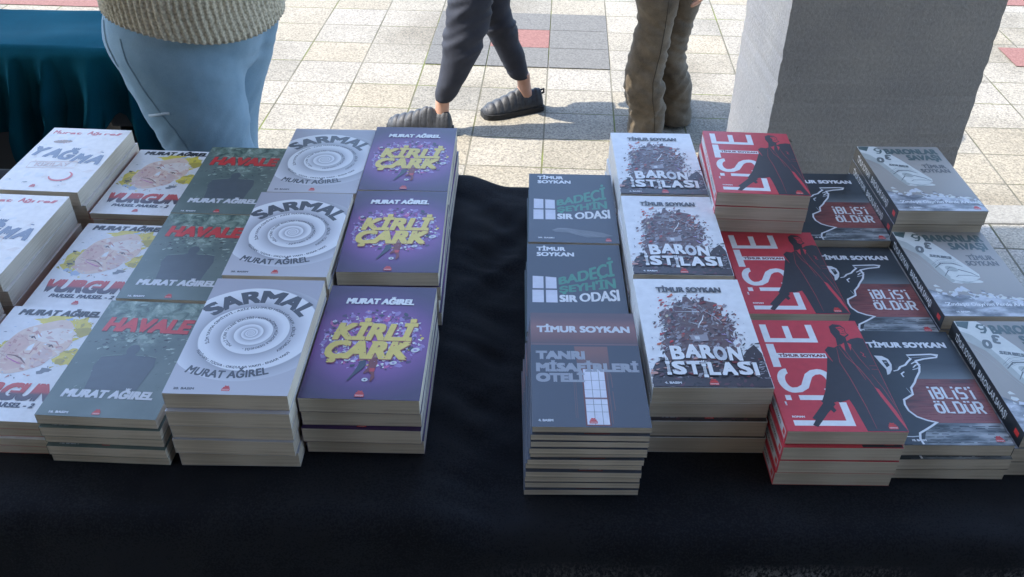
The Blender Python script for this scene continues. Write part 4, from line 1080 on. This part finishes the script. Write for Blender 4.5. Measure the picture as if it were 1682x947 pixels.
M_BLACKT = cloth_like('navy_track_cloth', (0.018, 0.020, 0.029), (0.036, 0.039, 0.053), 600, 9, 0.75, 0.0, 0.25)
M_BROWN = cloth_like('brown_twill', (0.06, 0.046, 0.031), (0.145, 0.113, 0.077), 500, 16)
M_BSEAM = cloth_like('brown_seam', (0.035, 0.027, 0.018), (0.075, 0.058, 0.04))
M_JACK = cloth_like('grey_jacket', (0.05, 0.05, 0.055), (0.09, 0.09, 0.095)); M_TOP = cloth_like('dark_top', (0.02, 0.02, 0.03), (0.05, 0.05, 0.06))
M_SHOE = mat_noise('black_quilt', [(0.3, (0.020, 0.021, 0.024)), (0.7, (0.042, 0.044, 0.050))], 60, 0.55, 0.4, bmp=(130, 0.4, 0.002)); M_SOLE = mat_noise('black_rubber', [(0.3, (0.012, 0.012, 0.013)), (0.7, (0.025, 0.025, 0.026))], 40, 0.7)
M_TAN = mat_noise('tan_leather', [(0.3, (0.12, 0.07, 0.035)), (0.7, (0.18, 0.11, 0.06))], 30, 0.5)

def knit_mat():
    m, nt, b = new_mat('beige_wool', 0.95, 0.1)
    tc = N(nt, 'TexCoord'); mp = N(nt, 'Mapping'); mp.inputs['Scale'].default_value = (1, 1, 1)
    nt.links.new(tc.outputs['Object'], mp.inputs[0])
    vo = N(nt, 'TexVoronoi'); vo.inputs['Scale'].default_value = 210; nt.links.new(mp.outputs[0], vo.inputs['Vector'])
    n2 = tex_noise(nt, 260, 3); 
    nt.links.new(ramp(nt, vo.outputs['Distance'], [(0.0, (0.80, 0.71, 0.54)), (0.45, (0.66, 0.58, 0.43)), (0.8, (0.44, 0.375, 0.27))]), b.inputs['Base Color'])
    iv = N(nt, 'Math', operation='MULTIPLY_ADD'); iv.inputs[1].default_value = -1.0; nt.links.new(vo.outputs['Distance'], iv.inputs[0]); nt.links.new(n2, iv.inputs[2])
    bump(nt, b, iv.outputs[0], 0.6, 0.0025)
    b.inputs['Sheen Weight'].default_value = 0.25
    return m
M_KNIT = knit_mat()

def fabric_folds(seed, amp, kx, kz, fine):
    def fn(p):
        a = noise.noise(Vector((p.x*kx+seed, p.y*kx, p.z*kz+p.x*kz*0.5)))
        b_ = 1-abs(noise.noise(Vector((p.x*kx*1.7+seed*2, p.y*kx*1.7, p.z*kz*1.9-p.x*kz*0.8))))*2
        return amp*(0.6*a+0.4*b_*0.8)+fine*noise.noise(p*60)
    return fn

def make_person(label, legs, pelvis, yaw, torso, shoulders, elbows, wrists, headc, trousers_mat, top_mat, ankles, folds, cuffs, hair_long=False, sleeves=True, hair_mat=HAIR, palm=(0, 1, 0), tv=0.0095):
    bm = bmesh.new()
    for K in legs: column(bm, [k for k in K], grow=-0.012)
    column(bm, pelvis, yaw, -0.012); column(bm, torso, yaw, -0.012)
    for A in ankles: path(bm, A[0], A[1])
    t0 = torso[-1]
    path(bm, [(t0[0], t0[1], t0[2]-0.04), (headc[0], headc[1], headc[2]-0.11), (headc[0], headc[1], headc[2]-0.02)], [0.066, 0.055, 0.06])
    W2 = head(bm, headc[0], headc[1], headc[2], yaw)
    for S_, E_, Wr in zip(shoulders, elbows, wrists):
        path(bm, [(t0[0]*0.6+S_[0]*0.4, t0[1]*0.6+S_[1]*0.4, S_[2]), S_, [(a+b_)/2 for a, b_ in zip(S_, E_)], E_, [(a+b_)/2 for a, b_ in zip(E_, Wr)], Wr], [0.06, 0.055, 0.046, 0.040, 0.036, 0.026])
        d = Vector(Wr)-Vector(E_)
        hand(bm, Wr, d, palm)
    me = fuse(bm, 0.0075, 3)
    me.materials.append(SKIN)
    for p in me.polygons: p.use_smooth = True
    body = link('person', me); tag(body, label, 'person')
    # trousers
    bm = bmesh.new()
    for K in legs: column(bm, [k for k in K if k[2] >= cuffs])
    column(bm, pelvis, yaw)
    me = fuse(bm, tv, 4); me.materials.append(trousers_mat); ruffle(me, folds)
    tr = link('trousers', me, body)
    if top_mat:
        bm = bmesh.new(); column(bm, torso, yaw, 0.012)
        for S_, E_, Wr in zip(shoulders, elbows, wrists):
            path(bm, [(t0[0]*0.6+S_[0]*0.4, t0[1]*0.6+S_[1]*0.4, S_[2]), S_, [(a+b_)/2 for a, b_ in zip(S_, E_)], E_, [(a+b_)/2 for a, b_ in zip(E_, Wr)], [a*0.12+b_*0.88 for a, b_ in zip(E_, Wr)]], [0.072, 0.07, 0.06, 0.055, 0.05, 0.042])
        me = fuse(bm, 0.012, 4); me.materials.append(top_mat); ruffle(me, fabric_folds(3, 0.006, 6, 9, 0.001))
        link('jacket', me, body)
    bm = bmesh.new()
    K = [(-.02,0,-.06 if hair_long else 0.0,.05,.07),(-.03,0,.02,.075,.080),(-.022,0,.06,.086,.084),(-.016,0,.10,.078,.072),(-.012,0,.13,.03,.03)]
    if hair_long: K = [(-.06,0,-.24,.03,.06),(-.05,0,-.14,.045,.08)]+K
    skin_rings(bm, [[W2(k[0]+k[3]*math.cos(t), k[1]+k[4]*math.sin(t), k[2]) for t in (2*math.pi*i/24 for i in range(24))] for k in smooth_keys(K)])
    bmesh.ops.recalc_face_normals(bm, faces=bm.faces[:])
    obj('hair', bm, hair_mat, body, True)
    return body, tr

# --- woman in pale jeans, standing behind the table's left half; leg outlines taken from image pixels
near = [(-.607,1.675,.07,.040,.042),(-.61,1.675,.2,.046,.05),(-.613,1.675,.36,.058,.06),(-.606,1.675,.47,.061,.063),(-.610,1.675,.56,.068,.07),(-.6155,1.675,.66,.0815,.080),(-.6295,1.672,.76,.1005,.092),(-.6425,1.675,.848,.1145,.10),(-.650,1.68,.91,.124,.105),(-.64,1.70,.98,.12,.10)]
far = [(-.585,1.83,.07,.040,.042),(-.60,1.83,.2,.046,.05),(-.618,1.83,.36,.054,.06),(-.625,1.83,.47,.056,.063),(-.634,1.83,.56,.06,.068),(-.632,1.83,.64,.066,.076),(-.618,1.83,.72,.078,.085),(-.605,1.83,.80,.093,.092),(-.596,1.825,.86,.104,.096),(-.59,1.815,.91,.112,.10),(-.60,1.79,.98,.115,.095)]
pel = [(-.636,1.75,.82,.115,.13),(-.634,1.75,.90,.142,.165),(-.618,1.75,.97,.155,.17),(-.61,1.75,1.05,.14,.15)]
tor = [(-.61,1.75,.98,.14,.16),(-.60,1.75,1.08,.125,.15),(-.595,1.75,1.2,.12,.15),(-.60,1.75,1.32,.115,.17),(-.61,1.75,1.40,.08,.15),(-.61,1.75,1.44,.05,.06)]
def jean_folds(p):
    a = 0.0035*noise.noise(Vector((p.x*9, p.y*9, p.z*7)))
    k = math.exp(-((p.z-0.66)/0.12)**2)
    h_ = math.exp(-((p.z-0.84)/0.07)**2); a += 0.0022*h_*(1-3*abs(noise.noise(Vector((p.x*8+2, p.y*8, p.z*20+p.x*22)))))
    return a+0.0045*k*(1-2*abs(noise.noise(Vector((p.x*10+4, p.y*10, p.z*24-p.x*30)))))+0.0006*noise.noise(p*50)
w_body, w_tr = make_person('woman in a beige knit sweater and pale blue jeans beside the teal table', [near, far], pel, R(12), tor,
    [(-.60,1.585,1.36),(-.60,1.915,1.36)], [(-.60,1.53,1.16),(-.56,1.97,1.14)], [(-.42,1.50,1.12),(-.36,1.93,1.12)], (-.59,1.75,1.58), M_JEANS, None,
    [([(-.607,1.675,.12),(-.60,1.675,.05)],[.036,.036]), ([(-.585,1.83,.12),(-.58,1.83,.05)],[.036,.036])], jean_folds, 0.075, True)
shoe(w_body, (-.43,1.68), (-.66,1.675), 0.0, (mat_noise('white_leather', [(0.3, (0.6, 0.6, 0.58)), (0.7, (0.7, 0.7, 0.68))], 20, 0.5), M_SOLE), quilt=0.0, tall=0.85)
shoe(w_body, (-.41,1.84), (-.64,1.83), 0.0, (bpy.data.materials['white_leather'], M_SOLE), quilt=0.0, tall=0.85)
# seams lie on the denim: points taken from image pixels, cast straight across onto it
def on_cloth(me, pts, w_, lift, mat, name, parent, sub=10):
    tree = BVHTree.FromPolygons([v.co.copy() for v in me.vertices], [tuple(p.vertices) for p in me.polygons])
    P = []
    for (x0, z0), (x1, z1) in zip(pts, pts[1:]):
        for i in range(sub): P.append((x0+(x1-x0)*i/sub, z0+(z1-z0)*i/sub))
    P.append(pts[-1])
    bm = bmesh.new(); prev = None
    for i, (x, z) in enumerate(P):
        hit, nrm, _, _ = tree.ray_cast(Vector((x, 1.2, z)), Vector((0, 1, 0)))
        if hit is None: prev = None; continue
        a = P[max(0, i-1)]; b_ = P[min(len(P)-1, i+1)]
        t = Vector((b_[0]-a[0], 0, b_[1]-a[1])); t = (t-nrm*t.dot(nrm)).normalized(); s_ = t.cross(nrm)
        row = [bm.verts.new(hit+s_*w_*k+nrm*(lift*(1-abs(k)*1.8)+0.0004)) for k in (-0.5, 0, 0.5)]
        if prev:
            for k in (0, 1): bm.faces.new((prev[k], prev[k+1], row[k+1], row[k]))
        prev = row
    bmesh.ops.recalc_face_normals(bm, faces=bm.faces[:])
    return obj(name, bm, mat, parent, True)
jm = w_tr.data
on_cloth(jm, [(-.712,.925),(-.706,.885),(-.69,.84),(-.668,.795),(-.645,.752),(-.625,.70),(-.612,.65),(-.607,.60)], 0.004, 0.0012, M_SEAM, 'seam', w_tr)
on_cloth(jm, [(-.752,.945),(-.748,.91),(-.738,.882),(-.732,.868)], 0.0045, 0.0016, M_SEAM, 'pocket_edge', w_tr)
on_cloth(jm, [(-.692,.775),(-.675,.782),(-.655,.788),(-.645,.788)], 0.006, 0.0025, M_FADE, 'faded_crease', w_tr)
# sweater: knitted tube with a ribbed hem, and its sleeves
bm = bmesh.new()
NT = 672; rows = []
def hem(th): return 0.938-0.024*math.cos(th)+0.004*math.sin(3*th+1)
SW = [(-.618,1.75,0,.164,.195),(-.620,1.75,.07,.160,.202),(-.622,1.75,.12,.162,.212),(-.618,1.75,.20,.162,.206),(-.606,1.75,.32,.165,.19),(-.60,1.75,.40,.155,.195),(-.605,1.75,.45,.12,.17),(-.61,1.75,.49,.07,.08),(-.61,1.75,.51,.062,.066)]
for k in smooth_keys(SW, 0.008):
    row = []
    for i in range(NT):
        th = 2*math.pi*i/NT
        h_ = k[2]; kk = max(0, 1-h_/0.3); zz = hem(th)*kk+0.938*(1-kk)+h_
        rib = 0.0022*math.sin(th*84+1.5*math.sin(zz*40)) if h_ < 0.075 else 0.0014*math.sin(th*84+1.5*math.sin(zz*40))*max(0, 1-(h_-0.075)/0.03)
        lump = 0.007*noise.noise(Vector((math.cos(th)*3, math.sin(th)*3, zz*9)))*min(1, h_/0.08+0.25)
        row.append((k[0]+(k[3]+rib+lump)*math.cos(th), k[1]+(k[4]+rib+lump)*math.sin(th), zz))
    rows.append(row)
inner = [[(-.612+(x+.612)*.965, 1.75+(y-1.75)*.965, z+0.001) for x, y, z in rows[0]], [(-.612+(x+.612)*.93, 1.75+(y-1.75)*.93, z+0.03) for x, y, z in rows[0]]]
allr = [inner[1], inner[0]]+rows
vr = [[bm.verts.new(p) for p in r] for r in allr]
for a, b_ in zip(vr, vr[1:]):
    for i in range(NT): bm.faces.new((a[i], a[(i+1) % NT], b_[(i+1) % NT], b_[i]))
for S_, E_, Wr in (((-.60,1.60,1.35),(-.60,1.53,1.16),(-.45,1.503,1.123)), ((-.60,1.90,1.35),(-.56,1.97,1.14),(-.40,1.935,1.123))):
    path(bm, [(-.605,(S_[1]+1.75)/2,1.35), S_, [(a+b_)/2 for a, b_ in zip(S_, E_)], E_, [(a+b_)/2 for a, b_ in zip(E_, Wr)], Wr], [.08, .082, .075, .07, .062, .05], 24)
bmesh.ops.recalc_face_normals(bm, faces=bm.faces[:])
obj('sweater', bm, M_KNIT, w_body, True)

# --- walker in black quilted slip-ons, out on the plaza; outlines from image pixels, scaled with the paving about the camera
PZ = PLAZA_Z
fl = [(-.291,3.52,-.062,.036,.042),(-.277,3.52,-.02,.044,.05),(-.252,3.52,.037,.054,.058),(-.230,3.52,.10,.066,.066),(-.2115,3.52,.166,.0765,.07),(-.190,3.525,.25,.086,.076),(-.172,3.53,.362,.087,.08),(-.13,3.54,.5,.092,.085),(-.07,3.56,.63,.10,.09)]
rl = [(.030,3.72,-.044,.036,.042),(.0155,3.718,-.017,.043,.046),(-.020,3.71,.077,.058,.056),(-.062,3.70,.182,.066,.064),(-.106,3.69,.308,.076,.072),(-.075,3.68,.45,.088,.08),(-.02,3.67,.62,.10,.09)]
pe = [(-.04,3.61,.56,.10,.15),(-.03,3.61,.66,.12,.165),(-.02,3.61,.76,.115,.15),(-.02,3.61,.82,.105,.14)]
to = [(-.02,3.61,.74,.12,.15),(-.02,3.61,.88,.105,.135),(-.03,3.61,1.0,.11,.15),(-.03,3.61,1.12,.105,.17),(-.025,3.61,1.19,.08,.15),(-.02,3.61,1.22,.05,.06)]
def walk_folds(p):
    a = 0.008*noise.noise(Vector((p.x*7+11, p.y*7, p.z*12)))
    for z0, w_, k in ((.33, .06, .007), (.20, .05, .008), (-.02, .05, .004)):
        a += k*math.exp(-((p.z-z0)/w_)**2)*(1-3*abs(noise.noise(Vector((p.x*5+z0*40, p.y*5, p.z*26-p.x*16)))))
    return a
wb, wt = make_person('person walking in dark navy trousers and black quilted slip-on shoes', [fl, rl], pe, math.pi, to,
    [(-.03,3.44,1.15),(-.03,3.78,1.15)], [(.06,3.40,.93),(-.10,3.82,.93)], [(.0,3.40,.70),(-.22,3.80,.75)], (-.05,3.61,1.36), M_BLACKT, M_TOP,
    [([(-.295,3.52,-.04),(-.300,3.52,-.10),(-.303,3.52,-.15)],[.030,.029,.034]), ([(.034,3.72,-.02),(.040,3.725,-.07),(.045,3.73,-.13)],[.031,.029,.034])],
    walk_folds, -0.08, palm=(-1, 0, 0))
shoe(wb, (-.53,3.545), (-.262,3.495), PZ, (M_SHOE, M_SOLE), quilt=0.0085)
sh = shoe(wb, (-.135,3.655), (.118,3.76), PZ, (M_SHOE, M_SOLE), quilt=0.0085)
bm = bmesh.new(); path(bm, [(.110,3.757,PZ+.085),(.128,3.764,PZ+.088),(.128,3.764,PZ+.072),(.112,3.758,PZ+.068)], [.005,.005,.005,.005], 8); obj('pull_tab', bm, M_SOLE, sh)

# --- man in brown trousers; leg outlines from image pixels, likewise scaled about the camera
nl = [(0.546,3.48,-.185,.066,.07),(0.545,3.48,-.145,.066,.07),(0.543,3.48,-.059,.071,.074),(0.526,3.48,.019,.081,.08),(0.519,3.48,.097,.075,.078),(0.532,3.48,.22,.071,.076),(0.543,3.48,.339,.071,.078),(0.538,3.48,.408,.077,.082),(0.549,3.49,.53,.086,.09),(0.575,3.51,.68,.098,.10)]
frl = [(0.686,3.62,-.185,.072,.075),(0.678,3.62,-.1,.072,.075),(0.662,3.62,-.011,.074,.077),(0.633,3.62,.068,.074,.077),(0.629,3.62,.171,.073,.076),(0.648,3.62,.258,.072,.078),(0.657,3.62,.367,.074,.08),(0.657,3.62,.5,.084,.088),(0.626,3.61,.68,.098,.10)]
pm_ = [(0.606,3.56,.62,.11,.16),(0.606,3.56,.72,.13,.175),(0.616,3.56,.82,.12,.165),(0.616,3.56,.88,.115,.155)]
tm_ = [(.616,3.56,.80,.13,.165),(.616,3.56,.92,.12,.165),(.616,3.56,1.02,.125,.185),(.616,3.56,1.13,.12,.20),(.62,3.56,1.20,.09,.17),(.62,3.56,1.23,.055,.065)]
def baggy(p):
    k = math.exp(-((p.z+0.02)/0.16)**2)
    r_ = 1-2*abs(noise.noise(Vector((p.x*6+3, p.y*6, p.z*17-p.x*22))))
    r2 = 1-3*abs(noise.noise(Vector((p.x*9+7, p.y*7, p.z*30+p.x*14))))
    return 0.006*noise.noise(Vector((p.x*6, p.y*6, p.z*9)))+0.008*k*r_+0.0045*r2+0.007*math.exp(-((p.z-0.37)/0.045)**2)+0.001*noise.noise(p*45)
mb, mt = make_person('man in creased brown trousers standing on the plaza beside the pillar', [nl, frl], pm_, R(75), tm_,
    [(.79,3.52,1.14),(.43,3.60,1.14)], [(.80,3.50,.86),(.40,3.58,.86)], [(.737,3.45,.535),(.42,3.70,.80)], (.62,3.56,1.38), M_BROWN, M_JACK,
    [([(.546,3.48,-.1),(.546,3.48,-.16)],[.04,.04]), ([(.686,3.62,-.1),(.686,3.62,-.16)],[.04,.04])], baggy, -0.19, palm=(-1, 0.1, 0))
on_cloth(mt.data, [(.572,.42),(.570,.30),(.560,.18),(.545,.08),(.552,0.0),(.570,-.08),(.574,-.16)], 0.005, 0.0016, M_BSEAM, 'seam', mt)
shoe(mb, (.57,3.72), (.54,3.455), PZ, (M_TAN, M_SOLE), quilt=0.0, tall=0.9)
shoe(mb, (.74,3.86), (.68,3.60), PZ, (M_TAN, M_SOLE), quilt=0.0, tall=0.9)

# ------------------------------------------------------------------ second table under a teal cloth, boxes stored beneath it
M_TEAL = cloth_like('teal_cloth', (0.002, 0.055, 0.082), (0.005, 0.095, 0.135), 500, 4, 0.9, 0.0, 0.08)
TX, TY0, TY1, TZ = -.75, 2.0, 2.24, .752
bm = bmesh.new()
ns, nt_ = 230, 120
g = []
for i in range(ns+1):
    s_ = -2.5+(TX+0.30+2.5)*i/ns
    col_ = []
    for j in range(nt_+1):
        t = (TY0-0.40)+(TY1+0.22-TY0+0.40)*j/nt_
        dx = max(0, s_-TX); dy = max(0, TY0-t); db = max(0, t-TY1)
        x, y, z = min(s_, TX), min(max(t, TY0), TY1), TZ
        d = max(dx, dy, db)
        limit = 0.255+0.03*noise.noise(Vector((s_*5, 0, 1)))+0.12*math.exp(-((s_+1.10)/0.045)**2)-0.10*math.exp(-((s_+0.925)/0.035)**2)-0.11*math.exp(-((s_+1.24)/0.06)**2)
        d_ = min(d, limit) if dy > 0 else d
        rd = min(d_, 0.02)
        z -= d_
        pl = 0.0
        if dy > 0:
            k = min(1, max(0, (dy-0.015)/0.16))
            ph = s_*42+2.6*noise.noise(Vector((s_*3, 0, 0)))+0.9*noise.noise(Vector((s_*2, z*2, 4))); pl = k*(0.10*(1-abs(math.sin(ph)))**2.0+0.045*(1-abs(math.sin(ph*2.3+1)))**3+0.03*noise.noise(Vector((s_*14, z*3, 2)))+0.012)
            y -= rd*0.9+pl
            x += k*0.012*noise.noise(Vector((s_*9, z*6, 5)))
        if db > 0: y += rd*0.9+0.01*noise.noise(Vector((s_*12, z*4, 8)))
        if dx > 0: x += rd*0.9+0.02*min(1, dx/0.15)*(0.5+0.5*math.sin(t*40))
        if d == 0: z += 0.008*noise.noise(Vector((s_*4, t*9, 1)))-0.006*(0.5+0.5*noise.noise(Vector((s_*7, t*5, 6))))
        if 0 < dy < 0.06: z -= 0.012*noise.noise(Vector((s_*5, 3, 1)))
        col_.append(bm.verts.new((x, y, z)))
    g.append(col_)
for i in range(ns):
    for j in range(nt_): bm.faces.new((g[i][j], g[i+1][j], g[i+1][j+1], g[i][j+1]))
bmesh.ops.recalc_face_normals(bm, faces=bm.faces[:])
tag(obj('tablecloth', bm, M_TEAL, smooth=True), 'teal blue cloth hanging in pleats from the table behind the woman', 'tablecloth')
t = empty('folding_table', (-1.68, 2.12, 0)); tag(t, 'narrow table standing under the teal cloth', 'table')
bm = bmesh.new(); box(bm, -.92, -.115, TZ-.035, .92, .115, TZ-.013); obj('tabletop', bm, M_WOOD, t)
for sx in (-1, 1):
    for sy in (-1, 1):
        bm = bmesh.new(); box(bm, sx*.88-.012, sy*.09-.012, 0, sx*.88+.012, sy*.09+.012, TZ-.0352); bevel(bm, .003); obj('leg', bm, M_STEEL, t)
M_BOX = mat_noise('black_plastic', [(0.3, (0.008, 0.009, 0.012)), (0.7, (0.016, 0.017, 0.021))], 12, 0.5); M_LID = mat_noise('grey_plastic', [(0.3, (0.07, 0.072, 0.078)), (0.7, (0.11, 0.112, 0.118))], 12, 0.5)
def crate(x0, x1, y0, y1, h, label):
    r = empty('storage_box', ((x0+x1)/2, (y0+y1)/2, 0)); tag(r, label, 'box', 'storage boxes under the teal table')
    w_, d_ = (x1-x0)/2, (y1-y0)/2
    bm = bmesh.new(); box(bm, -w_+.012, -d_+.012, 0, w_-.012, d_-.012, h-.046); bevel(bm, .01); obj('bin', bm, M_BOX, r)
    bm = bmesh.new(); box(bm, -w_, -d_, h-.045, w_, d_, h); bevel(bm, .008); lid = obj('lid', bm, M_LID, r)
    for sg in (-1, 1):
        bm = bmesh.new(); box(bm, sg*(w_*.5)-.04, -d_-.006, h-.12, sg*(w_*.5)+.04, -d_+.011, h-.055); bevel(bm, .004); obj('latch', bm, M_BOX, r)
crate(-1.60, -1.02, 2.05, 2.28, .57, 'long black storage box with a grey lid, left of the pleats')
crate(-.99, -.73, 2.05, 2.28, .57, 'short black storage box with a grey lid, nearest the woman')
bm = bmesh.new()
path(bm, [(-.487, .6765, ZL-.004), (-.482, .674, ZL-.0042), (-.478, .671, ZL-.006)], [.0006, .0007, .0005], 6)
tag(obj('lint_thread', bm, ink('lint', (0.5, 0.48, 0.42))), 'tiny pale thread lying on the black cloth front', 'thread')
